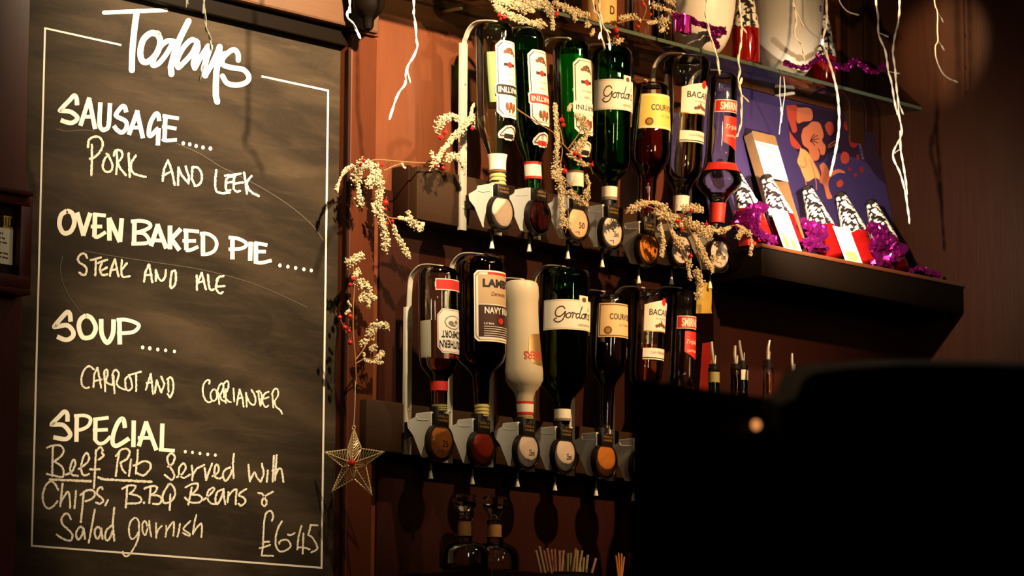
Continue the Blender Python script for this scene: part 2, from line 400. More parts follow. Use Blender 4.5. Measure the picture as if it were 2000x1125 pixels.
LZ = [0]
def on_board(bm):
    """flat px-space mesh -> board plane"""
    for v in bm.verts:
        v.co = P(v.co.x, v.co.y, BO + .0006 + v.co.z)
    bmesh.ops.recalc_face_normals(bm, faces=bm.faces)
def write(name, x0, y0, sc, w, strokes, m, chalk=False, dots=(), cap=4):
    if '|' in strokes:
        k = strokes.index('|'); write(name, x0, y0, sc, w, strokes[:k], m, chalk, (), cap); strokes = strokes[k + 1:]
        if '|' in strokes: return write(name, x0, y0, sc, w, strokes, m, chalk, dots, cap)
    if dots and strokes:
        write('painted_dots' if not chalk else 'chalk_dot', x0, y0, sc, w, [], m, False, dots, cap); dots = ()
    bm = BM()
    for st in strokes:
        kind, body = st[0], st[1:].strip(); ww = w
        if kind.isdigit(): ww = w * int(kind) / 5.0; kind, body = body[0], body[1:].strip()
        pts = [Vector((x0 + float(a) * sc, y0 + float(b) * sc, 0)) for a, b in (t.split(',') for t in body.split())]
        if kind == 'c': pts = catmull(pts, 8)
        if chalk: pts = resample(pts, 1.6)
        strip2(bm, pts, ww, .28 if chalk else 0.0, cap, LZ[0] * 4e-6); LZ[0] = (LZ[0] + 1) % 60
    for x, y, r in dots:
        disc2(bm, (x0 + x * sc, y0 + y * sc), r * sc * .85, r * sc, 14, 2e-4)
    on_board(bm)
    return obj(name, bm, m, cb, False)
W = .1867
M['smear'] = mat('chalk_smear', (.075, .055, .036), .8, noise=.4, nscale=200)
write('wiped_streak', 0, 0, 1, 1.8, ['c345,280 390,300 430,325 470,345 520,372 570,405 610,440 632,470', 'c110,252 130,256 160,254 185,256', 'c122,500 118,530 128,565 150,600 172,625', 'c165,490 220,500 300,512 400,528 500,556 600,600'], M['smear'], cap=0)
write('border_line', 0, 0, 1, 3.6, ['l237,88 88,55 62,1066 628,1109 641,177 511,149'], M['line'], cap=0)
write('painted_heading', 190, 0, W, 9.8, ['4l70,132 300,122 720,105', '6l412,125 385,330 365,550 362,735',
  '6c640,360 560,348 480,420 450,550 475,640 540,640 620,560 660,440 630,350', '5c800,430 730,430 650,500 600,600 580,680 640,665 720,570 790,450',
  '6l955,220 870,390 805,560 770,700 775,775', '5c1040,430 980,420 900,500 840,620 845,705 900,660 990,560 1050,440', '5c1035,430 1055,490 1030,580 1005,660 1020,715',
  '5l1020,715 1080,600 1160,480', '6l1180,490 1140,620 1115,720 1130,790', '5l1130,790 1190,690 1250,560 1280,490', '6l1280,490 1265,620 1245,760 1240,900 1240,1000 1255,1065',
  '5l1250,620 1330,560', '5c1475,630 1470,560 1430,520 1370,550 1310,620 1320,680 1420,710 1530,730 1585,800 1560,860 1460,890 1360,870 1310,795'], M['paint'])
write('painted_heading', 100, 170, W, 8.6, ['c270,190 265,120 240,90 190,140 100,235 110,248 200,258 270,310 260,350 210,375 150,365 100,345', 'l305,405 400,110', 'l395,115 460,440', '4l335,310 440,310',
  'c515,160 505,380 530,440 560,445 600,400 615,170', 'c785,265 770,210 740,205 680,280 690,310 780,360 785,430 740,475 690,450 655,405', 'l812,500 905,245', 'l895,245 960,535', '4l840,425 940,425',
  'c1130,355 1120,290 1090,285 1040,370 1020,480 1040,510 1100,450 1125,430', 'l1125,430 1115,610', 'l1195,300 1185,545', '4l1165,300 1335,330', '4l1160,410 1310,435', '4c1160,540 1200,560 1315,550'], M['paint'], cap=0,
  dots=[(1382, 588, 21), (1449, 600, 21), (1516, 617, 21), (1588, 632, 21), (1665, 643, 22)])
write('chalk_writing', 100, 170, W, 4.3, ['l425,605 425,760 420,925', 'c385,630 395,555 450,520 510,530 540,590 520,660 460,730 405,750', 'c600,710 555,760 540,840 570,885 620,880 640,820 610,740 580,700',
  'l685,680 690,790 680,910', 'c655,720 670,670 720,660 745,700 730,750 695,785', 'l695,785 720,850 780,920', 'l810,695 822,940', 'c885,715 840,790 835,850 860,900 920,925 990,940'], M['chalk'], True)
write('chalk_writing', 300, 290, W, 4.3, ['l95,340 110,210 150,125', 'l150,125 190,230 220,385', 'l95,285 185,240', 'l255,380 260,200', 'l260,200 300,290 365,365', 'l365,365 370,300 335,190', 'l405,200 400,320 435,390',
  'c405,195 460,200 500,260 500,340 465,385 430,390', '|', 'c655,230 645,330 650,430 700,465 800,462', 'c845,290 770,310 755,390 765,440 800,435', 'l750,285 860,270', 'l760,360 840,345', 'c915,260 860,280 840,330 840,420 870,450 905,445',
  'l835,370 935,355', 'l945,250 960,340 975,475', 'c1025,285 980,350 985,410 1030,460 1100,498'], M['chalk'], True)
V = .1778
h = write('painted_heading', 100, 390, V, 9.0, ['c175,120 110,170 90,270 120,350 165,370 220,340 255,250 230,150 170,120', 'l285,140 355,395', 'l350,395 430,145', 'l482,145 475,410', '4l465,160 600,175', '4l435,295 560,295', '4c470,400 510,410 600,355',
  'l640,450 635,200', 'l635,200 755,465', 'l755,465 775,205', '|', 'l915,235 910,490', '4c875,240 980,232 1070,255 1085,300 1000,345 890,365', '4c890,365 1010,370 1070,430 1050,475 880,485', 'l1095,510 1175,270', 'l1165,270 1265,535', '4l1115,445 1225,450',
  'l1305,285 1305,545', 'l1425,320 1315,435', 'l1315,425 1410,555'], M['paint'], cap=0)
h = write('painted_heading', 340, 430, .15, 8.6, ['l155,120 160,390', '4l120,130 325,150', '4l110,270 285,270', '4c150,390 210,390 315,345', 'l375,170 375,440', '4c335,175 440,180 530,240 555,320 520,400 440,440 350,445', '|', 'l760,220 760,510', '4c710,225 830,240 930,290 935,335 870,370 710,380',
  'l998,280 990,530', 'l1065,290 1065,540', '4l1045,295 1215,325', '4l1065,410 1195,410', '4c1040,540 1130,555 1270,525'], M['paint'], cap=0, dots=[(1378, 590, 26), (1482, 606, 25), (1583, 622, 25), (1690, 640, 25), (1786, 655, 24)])
write('chalk_writing', 100, 390, V, 4.2, ['c395,640 370,595 330,595 295,640 310,690 370,730 390,780 360,830 305,800', 'l430,665 545,635', 'l490,660 485,835', 'l515,695 615,660', 'c560,690 535,760 560,825 620,820', 'l560,775 610,745', 'l645,835 655,770 700,655', 'l700,655 740,840', 'l650,775 710,765',
  'c775,660 770,760 785,845 865,840', 'l830,700 785,760', '|', 'l1020,900 1035,790 1075,710', 'l1075,710 1110,905', 'l1030,830 1100,825', 'l1150,890 1150,770', 'c1150,775 1180,860 1215,890 1250,850 1260,770', 'l1325,790 1310,880 1310,960', 'c1325,790 1360,780 1370,850 1360,930 1325,970 1305,950'], M['chalk'], True)
write('chalk_writing', 340, 430, .15, 4.0, ['l298,908 295,720', 'l310,810 360,685', 'l360,685 415,905', 'l300,820 385,790', 'c440,710 455,860 480,910 520,900', 'c645,725 580,745 550,790', 'c575,755 545,860 560,920 600,955 635,935', 'l560,865 660,858'], M['chalk'], True)
write('painted_heading', 90, 590, V, 9.0, ['c270,215 260,130 230,112 180,160 95,262 120,270 230,255 295,320 290,380 220,415 120,380', 'c440,145 380,190 360,270 390,370 440,395 510,370 545,280 500,180 435,145', 'c605,185 610,340 650,430 690,435 735,340 742,190', 'l805,190 810,465', '4c775,195 880,195 990,230 1018,270 950,330 780,345'], M['paint'], cap=0,
  dots=[(1061, 498, 22), (1139, 508, 23), (1227, 521, 21), (1313, 530, 20), (1410, 543, 20)])
write('chalk_writing', 90, 590, V, 3.6, ['c525,740 480,705 430,730 390,820 395,910 440,945 475,935', 'l520,935 530,790 565,720', 'l565,720 605,940', 'l525,870 610,850', 'l640,770 650,980', 'c640,840 640,760 670,745 675,800 655,870', 'c655,870 690,900 730,910', 'l740,810 752,1000', 'c735,900 730,790 765,745 800,790 775,880', 'c775,900 810,940 870,960',
  'c910,810 870,850 880,950 910,970 945,930 930,850 905,800', 'l920,800 1040,765', 'l990,800 990,975', '|', 'l1095,965 1150,790', 'l1150,790 1175,1010', 'l1105,890 1165,880', 'l1195,1000 1215,860', 'l1215,860 1265,995', 'l1265,995 1300,900 1265,820', 'l1340,840 1345,990', 'c1330,850 1370,825 1395,880 1395,970 1365,1045 1335,1010'], M['chalk'], True)
write('chalk_writing', 370, 720, .1, 3.3, ['c385,290 395,235 350,225 285,290 260,420 280,550 340,640 390,655 440,630', 'c500,400 440,430 410,520 440,620 500,620 540,540 520,430 480,395', 'l560,470 585,690', 'c550,440 590,320 650,290 660,380 600,520', 'c600,530 630,610 700,640', 'l710,400 710,670', 'c665,300 730,240 765,300 740,420 670,560', 'l720,590 760,640 810,655', 'l665,300 675,560',
  'l860,390 875,640', 'l925,710 950,560 980,405', 'l980,405 1030,560 1060,745', 'l950,580 1040,570', 'l1105,470 1120,745', 'c1120,540 1170,650 1240,710 1290,660 1280,540 1210,410', 'l1345,470 1385,730', 'c1310,450 1370,440 1415,540 1390,720', 'c1550,450 1470,490 1430,600 1440,690 1490,750 1540,720', 'l1460,590 1545,560', 'l1620,500 1640,755', 'c1610,500 1660,400 1720,410 1730,520 1660,640', 'c1660,640 1690,740 1780,820 1810,880'], M['chalk'], True)
Q = .15556
write('painted_heading', 80, 790, Q, 8.6, ['c332,215 330,120 290,92 220,160 140,242 160,252 280,260 360,350 360,400 300,435 155,412', 'l450,140 445,470', '4c415,145 550,140 620,180 600,260 520,310 420,325', 'l685,180 680,450', '4l655,190 850,165', '4l650,325 840,315', '4c675,440 730,490 800,475 875,400', 'c1055,295 1040,200 1010,180 960,240 910,370 900,480 940,520 1010,490 1108,425', 'l1165,200 1160,535', 'l1228,525 1325,215', 'l1315,215 1450,575', '4l1215,420 1415,420', 'l1525,240 1515,560', '4l1480,565 1680,580'], M['paint'], cap=0)
write('painted_heading', 300, 860, Q, 3, [], M['paint'], dots=[(398, 143, 22), (488, 152, 21), (582, 165, 22), (680, 176, 22), (775, 186, 21)])
write('chalk_writing', 80, 790, Q, 3.9, ['l150,520 140,900', 'c75,545 150,515 240,515 285,570 260,640 170,715', 'c170,715 260,780 285,850 270,910 190,900 75,870', 'c315,880 380,850 430,760 420,695 390,720 365,810 390,880 460,895', 'c475,810 560,750 605,680 575,610 530,670 505,790 520,870 560,890 605,870', 'l690,570 680,800 665,1050', 'c685,600 740,535 775,570 765,610 790,640 720,695', 'l615,815 735,815', '6l110,940 630,965', '6l720,915 780,940 1390,970',
  '|', 'l985,590 960,720 940,895', 'c940,650 1000,575 1070,555 1115,600 1080,680 1000,730', 'c1000,730 1020,810 1060,860', 'l1130,690 1105,895', 'l1215,570 1210,680 1190,870', 'l1165,765 1230,745', 'c1230,740 1300,710 1370,740 1370,810 1290,890 1205,860'], M['chalk'], True)
write('chalk_writing', 300, 860, Q, 3.8, ['c180,330 240,290 265,210 225,165 175,210 185,290 240,390 260,450 225,495 140,435', 'c290,465 360,420 405,340 375,290 325,340 320,430 380,470 460,430', 'l480,320 490,410 485,500', 'c490,440 540,360 635,310', 'l640,350 660,500', 'l660,500 700,380 735,290', 'c740,450 810,400 815,330 790,305 765,360 770,450 820,480 860,465', 'c960,340 900,370 870,430 900,510 960,440 985,370', 'l1008,170 995,300 1005,470',
  '|', 'l1190,305 1210,515', 'c1210,500 1240,450 1270,400 1300,470 1345,520', 'c1345,520 1380,420 1360,295', 'l1435,380 1420,520', 'l1510,195 1495,520', 'l1545,185 1530,400 1525,500', 'c1530,440 1560,370 1600,360 1620,450 1630,525', 'l1490,385 1590,355'], M['chalk'], True)
write('chalk_writing', 70, 920, Q, 3.9, ['c285,240 230,150 180,130 120,190 85,320 110,430 160,470 220,440 270,380', 'l335,160 320,300 305,445', 'c310,400 360,310 405,260 425,330 430,460', 'l505,250 485,465', 'l600,270 585,450 565,640', 'c560,300 640,245 720,245 740,300 700,350 625,380', 'c840,230 820,200 780,230 770,290 830,340 845,380 800,410 755,395', 'l905,365 870,435', '|', 'l1145,210 1140,320 1130,455', 'c1085,220 1180,180 1250,190 1230,240 1180,280', 'c1180,285 1280,310 1325,360 1290,400 1150,410',
  'l1440,210 1425,400', 'c1365,220 1450,190 1520,200 1500,260 1450,300', 'c1450,300 1540,310 1580,350 1550,410 1470,410', 'c1680,160 1620,240 1590,330 1610,400 1680,390 1740,320 1745,240 1700,165 1660,170', 'l1690,290 1680,490'], M['chalk'], True, dots=[(1358, 398, 18)])
write('chalk_writing', 300, 860, Q, 3.8, ['l480,590 460,690 435,810', 'c400,590 480,550 555,545 545,610 480,680', 'c480,680 570,690 610,730 570,780 460,775 395,720', 'c630,745 700,690 760,620 740,595 680,650 680,740 720,790 770,800', 'c860,620 800,650 775,750 800,800 850,720 880,610', 'l880,610 885,720 900,800', 'l940,650 930,780', 'c945,690 1000,630 1040,620 1035,700 1030,805', 'c1165,610 1100,650 1070,690 1130,720 1155,770 1100,820 1065,795', '|', 'c1310,660 1360,670 1395,720 1420,780 1395,825 1360,790 1390,710 1500,645'], M['chalk'], True)
write('chalk_writing', 70, 920, Q, 3.9, ['c440,605 410,545 370,535 325,590 330,660 400,730 455,790 450,860 410,875 320,840 260,795', 'c600,730 560,700 510,760 510,830 540,860 580,800 600,720', 'l600,720 615,850', 'l740,485 705,680 665,900', 'c820,740 780,700 740,750 750,830 780,850 810,790 825,720', 'l825,720 835,855', 'c960,680 890,740 870,820 890,870 930,840 965,750', 'l985,460 965,650 985,875'], M['chalk'], True)
write('chalk_writing', 230, 980, .1067, 3.4, ['c395,430 370,330 310,295 240,360 205,470 215,610 260,685 330,640 385,540', 'c385,430 390,560 370,680 310,820 220,960 150,1000 100,960 95,910', 'c545,460 520,380 485,355 450,420 455,540 500,610 545,500 570,420', 'l575,345 590,520 615,635', 'l700,390 705,660', 'c705,600 750,500 810,440', 'l885,440 890,520 875,640', 'c890,540 960,430 1020,370 1030,460 1015,620', 'l1140,400 1115,560 1090,640', 'c1330,350 1240,440 1200,500 1260,550 1320,590 1300,625 1190,570', 'l1440,235 1400,400 1375,595', 'c1390,560 1450,470 1520,400 1540,460 1530,650'], M['chalk'], True)
write('chalk_writing', 480, 980, .1245, 3.5, ['c410,300 430,240 410,160 370,145 320,180 295,280 280,450 270,680 250,840', 'l250,845 430,850', 'l270,630 370,625', 'l215,730 290,710 385,675', 'c565,310 500,430 470,560 475,690 520,770 600,775 690,720 700,660 650,600 580,600 530,630 525,665', 'c665,515 700,525 770,490', 'l875,380 830,540 805,750', 'l810,715 900,715 1000,745', 'l905,495 895,810', 'l1130,370 1020,365 1005,430 980,520', 'c980,520 1050,570 1120,700 1110,750 1025,795'], M['chalk'], True)

# ------------------------------------------------------------------ framed notice on the left pilaster
FO = 0.062
fr = thing('framed_notice', 'small red-brown wooden frame holding a printed white notice, cut off at the left edge', 'picture frame', P(-30, 575, FO))
def rect_px(x0, x1, y0, y1, o0, o1, bev=.002):
    a = P(x0, y0, o1); b = P(x1, y1, o1); c = P(x1, y0, o1); d = P(x1, y1, o1)
    bm = BM(); box(bm, (a.x, -o1, d.z), (b.x, -o0, c.z), bev); return bm
X0 = -120
for nm, x0, x1, y0, y1, o1 in (('frame_rail', X0, 60, 384, 404, .090), ('frame_rail', X0, 59, 541, 566, .090), ('frame_stile', 42, 60, 384, 566, .088), ('cornice', X0, 66, 373, 384, .104), ('frame_sill', X0, 60, 566, 577, .102)):
    obj(nm, rect_px(x0, x1, y0, y1, FO - .001, o1), M['red_wood'], fr)
obj('backing', rect_px(X0, 44, 400, 545, FO, FO + .006, 0), M['dark_wood'], fr)
pp = obj('notice_paper', rect_px(-80, 24, 448, 518, FO + .004, FO + .008, 0), M['paper'], fr, False)
bm = BM()
for y, xs in ((455, (-70, 3, 7)), (464, (-70, -10, 2, 11)), (472, (-70, -12, 4, 15)), (493, (-70, -14, 5, 17)), (501, (-70, -20, 3, 17))):
    for x0, x1 in zip(xs, xs[1:]):
        strip2(bm, [(x0 + 1, y - .2 * (20 - x0) + 4), (x1 - 1, y - .2 * (20 - x1) + 4)], 3.0, .5, 0)
for v in bm.verts: v.co = P(v.co.x, v.co.y, FO + .0085)
obj('printed_lines', bm, M['ink'], pp, False)
bm = BM()
for x in (9, 14, 19): strip2(bm, [(x, 424), (x, 441)], 3, 0, 0)
strip2(bm, [(6, 443), (25, 446)], 4, 0, 0); strip2(bm, [(7, 422), (23, 425)], 3, 0, 0)
for v in bm.verts: v.co = P(v.co.x, v.co.y, FO + .0066)
obj('gold_emblem', bm, M['gold'], fr, False)

# ------------------------------------------------------------------ bottle wall: battens, rails, optics, bottles
OA = 0.175                                                 # how far the bottle axes stand off the wall
AZ0 = math.degrees(math.atan2(dX.x, dX.z))
AZ0 = 90 - math.degrees(math.atan2(dX.z, dX.x))            # turn between a label's centre line and the line of sight
def batten(name, x0, x1, y0, y1, o1, label):
    a = P(x0, y0, o1); z1 = P(x0, y1, o1).z; b = P(x1, y0, o1)
    bm = BM(); box(bm, (a.x, -o1, z1), (b.x, -.0005, a.z), .004)
    tag(obj(name, bm, M['batten'], None, origin=(a.x, 0, z1)), label, 'batten')
batten('wooden_batten', 815, 1362, 324, 428, .076, 'dark wooden batten carrying the upper row of bottle rails')
batten('wooden_batten', 716, 1330, 778, 878, .076, 'dark wooden batten carrying the lower row of bottle rails')
bm = BM(); a = P(795, 322, .05); z1 = P(795, 424, .05).z; b = P(815, 322, .07)
box(bm, (a.x, -.055, z1), (b.x - .001, -.0005, a.z), .003)
tag(obj('wooden_block', bm, M['dark_wood'], None, origin=(a.x, 0, z1)), 'small dark wooden block ending the upper batten, beside the frosted twig', 'block')

class Bottle:
    def __init__(s, name, label, xt, yt, xb, prof, gm, thick=.0028, group='bottles hung upside down in optics', o=OA, cat='bottle', seg=48):
        """prof: (y px, half width px) from the bottle's base (top of the picture) to its mouth"""
        yb = prof[-1][0]; pt, pb = P(xt, yt, o), P(xb, yb, o)
        s.pt, s.pb, s.o = pt, pb, o
        s.ax = lambda z: (pt.x + (pb.x - pt.x) * (z - pt.z) / (pb.z - pt.z), pt.y)
        s.sc = S(pt); s.xt = xt; s.x = lambda y: xt + (xb - xt) * (y - yt) / (yb - yt)
        s.z = lambda y: P(s.x(y), y, o).z
        s.prof = [(h * s.sc, s.z(y)) for y, h in prof]
        s.root = thing(name, label, cat, (pb.x, pb.y, pb.z), group)
        inn = []
        for r, z in s.prof: inn.append((max(r - thick, 0), z))
        inn[0] = (0, s.prof[0][1] - thick * 1.6)
        k = 1
        while k < len(inn) and inn[k][1] > inn[0][1]: inn[k] = (inn[k][0], inn[0][1] - .0004 * k); k += 1
        s.inn = inn
        bm = BM(); lathe(bm, s.prof + inn[::-1], s.ax, seg); s.glass = obj('glass_body', bm, gm, s.root)
        s.lift = .0007
    def r_at(s, z, pr=None):
        pr = pr or s.prof
        for (r0, z0), (r1, z1) in zip(pr, pr[1:]):
            if min(z0, z1) <= z <= max(z0, z1) and abs(z1 - z0) > 1e-9: return r0 + (r1 - r0) * (z - z0) / (z1 - z0)
        return pr[-1][0]
    def liquid(s, y0, y1, m, gap=.0004, name='liquid'):
        z0, z1 = s.z(y0), s.z(y1); pts = [(0, z0), (s.r_at(z0, s.inn) - gap, z0)]
        pts += [(r - gap, z) for r, z in s.inn if z1 < z < z0 and r > gap]
        pts += [(s.r_at(z1, s.inn) - gap, z1), (0, z1)]
        bm = BM(); lathe(bm, pts, s.ax, 40); return obj(name, bm, m, s.root)
    def band(s, name, y0, y1, m, ex=.0012, par=None, prof=None):
        """a collar all the way round: neck foil, cap, ring"""
        z0, z1 = s.z(y0), s.z(y1); n = 6; pts = []
        for k in range(n + 1):
            z = z0 + (z1 - z0) * k / n; pts.append((s.r_at(z) + ex, z))
        pts = [(pts[0][0] - ex * 1.5, z0)] + pts + [(pts[-1][0] - ex * 1.5, z1)]
        bm = BM(); lathe(bm, pts, s.ax, 32); return obj(name, bm, m, par or s.root)
    def wrap(s, bm):
        """(azimuth degrees, y px) plane -> the bottle's skin"""
        step = 7
        for d in range(-140, 260, step):
            g = bm.verts[:] + bm.edges[:] + bm.faces[:]
            bmesh.ops.bisect_plane(bm, geom=g, plane_co=(d + .013, 0, 0), plane_no=(1, 0, 0))
        ys = [v.co.y for v in bm.verts]; y = min(ys) + 5
        while y < max(ys):
            bmesh.ops.bisect_plane(bm, geom=bm.verts[:] + bm.edges[:] + bm.faces[:], plane_co=(0, y, 0), plane_no=(0, 1, 0)); y += 6
        s.lift += .00012
        for v in bm.verts:
            z = s.z(v.co.y); r = s.r_at(z) + s.lift + v.co.z; a = R(v.co.x); x, y = s.ax(z)
            v.co = Vector((x + r * math.sin(a), y - r * math.cos(a), z))
        bmesh.ops.recalc_face_normals(bm, faces=bm.faces)
    def put(s, name, bm, m, par=None):
        s.wrap(bm); return obj(name, bm, m, par or s.root)
    def rect(s, name, d0, d1, y0, y1, m, par=None, cut=0, cuty=0, rows=10):
        bm = BM()
        if cut: poly2(bm, [(d0 + cut, y0), (d1 - cut, y0), (d1, y0 + cuty), (d1, y1 - cuty), (d1 - cut, y1), (d0 + cut, y1), (d0, y1 - cuty), (d0, y0 + cuty)])
        else: poly2(bm, [(d0, y0), (d1, y0), (d1, y1), (d0, y1)])
        for k in range(1, rows):
            bmesh.ops.bisect_plane(bm, geom=bm.verts[:] + bm.edges[:] + bm.faces[:], plane_co=(0, y0 + (y1 - y0) * k / rows, 0), plane_no=(0, 1, 0))
        return s.put(name, bm, m, par)
    def outline(s, name, d0, d1, y0, y1, m, par, wx, wy, cut=0, cuty=0):
        bm = BM(); pts = [(d0 + cut, y0), (d1 - cut, y0), (d1, y0 + cuty), (d1, y1 - cuty), (d1 - cut, y1), (d0 + cut, y1), (d0, y1 - cuty), (d0, y0 + cuty)] if cut else [(d0, y0), (d1, y0), (d1, y1), (d0, y1)]
        cx, cyy = (d0 + d1) / 2, (y0 + y1) / 2
        inn = [(p[0] + (wx if p[0] < cx else -wx), p[1] + (wy if p[1] < cyy else -wy)) for p in pts]
        a = [bm.verts.new((*p, 0)) for p in pts]; b = [bm.verts.new((*p, 0)) for p in inn]; n = len(a)
        for i in range(n): bm.faces.new((a[i], a[(i + 1) % n], b[(i + 1) % n], b[i]))
        return s.put(name, bm, m, par)
    def text(s, name, body, d0, d1, y0, y1, m, par, flip=False, bold=.012, shear=0):
        bm = text_mesh(body, bold, shear)
        if flip: fit(bm, d1, d0, y0, y1)
        else: fit(bm, d0, d1, y1, y0)
        return s.put(name, bm, m, par)
    def lines(s, name, strokes, w, m, par, fx, fy, ax=1.0):
        """free strokes given in a 0..100 x 0..40 box mapped by fx, fy"""
        bm = BM()
        for st in strokes:
            pts = [(float(a), float(b)) for a, b in (t.split(',') for t in st[1:].split())]
            pts = catmull([Vector((x, y, 0)) for x, y in pts], 6) if st[0] == 'c' else [Vector((x, y, 0)) for x, y in pts]
            strip2(bm, pts, w, 0, 3)
        for v in bm.verts: v.co = Vector((fx(v.co.x), fy(v.co.y), 0))
        return s.put(name, bm, m, par)
    def blobs(s, name, items, m, par):
        bm = BM()
        for d, y, rd, ry in items: disc2(bm, (d, y), rd, ry, 10)
        return s.put(name, bm, m, par)

def vermouth(B, y0, y1, bandm, textm, yb0, yb1):
    """tall octagonal label with the maker's word upside down, as the bottle hangs"""
    d = 46; k = (y1 - y0) / 148.0; L = B.rect('label', -d, d, y0, y1, M['paper'], cut=16, cuty=10 * k, rows=14)
    B.outline('label_border', -d + 5, d - 5, y0 + 4 * k, y1 - 5 * k, M['ink'], L, 2.6, 1.0, 14, 9 * k)
    yc = y0 + 20 * k
    B.blobs('grape_emblem', [(-16, yc + 2, 7, 3.5), (-8, yc - 2, 7, 4), (0, yc - 4, 7, 4), (8, yc - 3, 7, 4), (15, yc + 2, 7, 3.5), (-4, yc + 2, 6, 3), (7, yc + 3, 6, 3), (22, yc + 6, 5, 3)], M['brownink'], L)
    yb = y0 + 46 * k
    lg = B.rect('bar_emblem', -22, 22, yb - 3, yb + 3, M['ink'], L, rows=1); B.blobs('red_ball', [(0, yb, 10, 6)], M['redink'], L)
    B.text('small_print', 'VERMOUTH', -20, 20, y0 + 62 * k, y0 + 65 * k, M['greyink'], L, True, 0)
    B.text('small_print', 'TORINO', -14, 14, y0 + 74 * k, y0 + 78 * k, M['greyink'], L, True, 0)
    bd = B.rect('name_band', -d - 3, d + 3, yb0 - 2.5, yb1 + 2.5, M['paper'], L, cut=5, cuty=3); B.rect('band_field', -d, d, yb0, yb1, bandm, L, cut=5, cuty=3)
    B.text('maker_lettering', 'MARTINI', -40, 40, yb0 + 4.5, yb1 - 4.5, textm, L, True, .012)
    yc = (yb1 + y1) / 2
    B.blobs('crest', [(-14, yc, 6, 8 * k), (14, yc, 6, 8 * k), (0, yc - 2, 7, 7 * k), (-6, yc + 7 * k, 4, 6 * k), (7, yc + 8 * k, 4, 6 * k)], M['brownink'], L)
    B.blobs('crest_shield', [(0, yc, 4, 4 * k), (-4, yc - 6 * k, 3, 2)], M['redink'], L)
    # small arched neck label
    y = y1 + 25 * k; bm = BM(); pts = [(-44, y + 8), (-40, y + 2), (-20, y - 9), (0, y - 12), (20, y - 9), (40, y + 2), (44, y + 8), (40, y + 14), (22, y + 14), (16, y + 17), (-16, y + 17), (-22, y + 14), (-40, y + 14)]
    poly2(bm, pts); n = B.put('shoulder_label', bm, M['paper'])
    bm = BM(); poly2(bm, [(-38, y + 8), (-18, y - 6), (0, y - 9), (18, y - 6), (38, y + 8), (36, y + 11), (-36, y + 11)]); B.put('label_field', bm, M['brownink'], n)
    bm = BM(); poly2(bm, [(-33, y + 8), (-16, y - 3.5), (0, y - 6), (16, y - 3.5), (33, y + 8)]); B.put('label_centre', bm, M['paper'], n)
    B.rect('label_band', -22, 22, y + 5, y + 14, bandm if bandm is not M['paper'] else M['ink'], n, rows=1)

def dots_neck(B, y0, y1):
    for k in range(3): B.band('neck_ring', y0 + (y1 - y0) * (k + .15) / 3, y0 + (y1 - y0) * (k + .6) / 3, B.cm, .0018)

SCRIPT = ['c27,7 21,2 11,5 5,14 7,22 16,24 24,18 28,13', 'c28,13 26,24 20,33 10,36 2,31 8,27', 'c37,16 31,19 30,25 35,27 40,23 40,17 36,16', 'c41,18 45,15 46,19 44,27', 'c45,21 49,16 53,18', 'c62,17 56,17 53,23 56,27 62,23', 'c70,1 66,10 62,22 64,27 67,25',
          'c76,16 70,19 69,25 73,27 78,23 78,17 75,16', 'c79,18 82,15 82,19 80,27', 'c81,21 85,16 88,17 87,23 88,27', 'l93,3 91,9', 'c100,17 96,16 94,19 98,23 97,27 92,26']
def gin(B, y0, y1, gap=14):
    L = B.rect('label', -100, 100, y0, y1, M['paper'])
    B.lines('script_lettering', SCRIPT, 2.7, M['ink'], L, lambda x: -73 + x * .97, lambda y: y0 + (y1 - y0) * (.20 + y / 40 * .62))
    B.outline('label_border', -97, 97, y0 + 2, y1 - 2, M['greyink'], L, 1, .6)
    B.text('small_print', 'LONDON DRY GIN', -16, 22, y1 - 12, y1 - 7, M['greyink'], L, False, 0)
    n = B.rect('seal_label', -14, 14, y0 - 9, y0 + 12, M['paper'], rows=2); B.blobs('seal', [(0, y0 - 1, 7, 5)], M['brownink'], n)
def cognac(B, y0, y1, paper, border):
    L = B.rect('label', -80, 80, y0, y1, paper); B.outline('label_border', -77, 77, y0 + 2, y1 - 2, border, L, 3, 2)
    yc = y0 + (y1 - y0) * .38; B.text('maker_lettering', 'COURVOISIER', -46, 62, yc - 5, yc + 7, M['ink'], L, False, .02)
    B.text('small_print', 'Le Cognac de', -16, 40, yc + 14, yc + 20, M['greyink'], L, False, 0, .3)
    n = B.blobs('round_seal', [(-50, y1 - 13, 12, 8)], M['brownink'], L); B.blobs('seal_centre', [(-50, y1 - 13, 7, 5)], M['gold'], L)
def rum_white(B, y0, y1, y2, y3):
    bm = BM(); pts = [(-62, y0 + 6), (-40, y0 + 2), (0, y0 - 4), (40, y0 + 2), (62, y0 + 6), (62, y1), (-62, y1)]; poly2(bm, pts); L = B.put('label', bm, M['paper'])
    B.text('maker_lettering', 'BACARDI', -46, 50, y0 + 14, y0 + 26, M['ink'], L, False, .02)
    B.text('small_print', 'SUPERIOR', -22, 24, y0 + 31, y0 + 34, M['greyink'], L, False, 0)
    yc = y1 - 14; B.blobs('medals', [(-18, yc + 3, 6, 3.5), (-8, yc + 1, 6, 4.5), (0, yc - 3, 3, 6), (4, yc, 5, 4), (13, yc + 2, 6, 4), (24, yc + 3, 6, 3.5)], M['brownink'], L)
    B.blobs('round_badge', [(6, y0 - 1, 10, 8)], M['redink'], L)
    B.rect('label_foot', -62, 62, y1 - 2, y1, M['gold'], L, rows=1)
    n = B.rect('lower_label', -62, 62, y2, y3, M['paper'], rows=3); B.rect('label_foot', -62, 62, y3 - 4, y3 - 2, M['ink'], n, rows=1)
    B.text('small_print', 'CASA FUNDADA 1862', -36, 40, y2 + 6, y2 + 11, M['brownink'], n, False, 0)
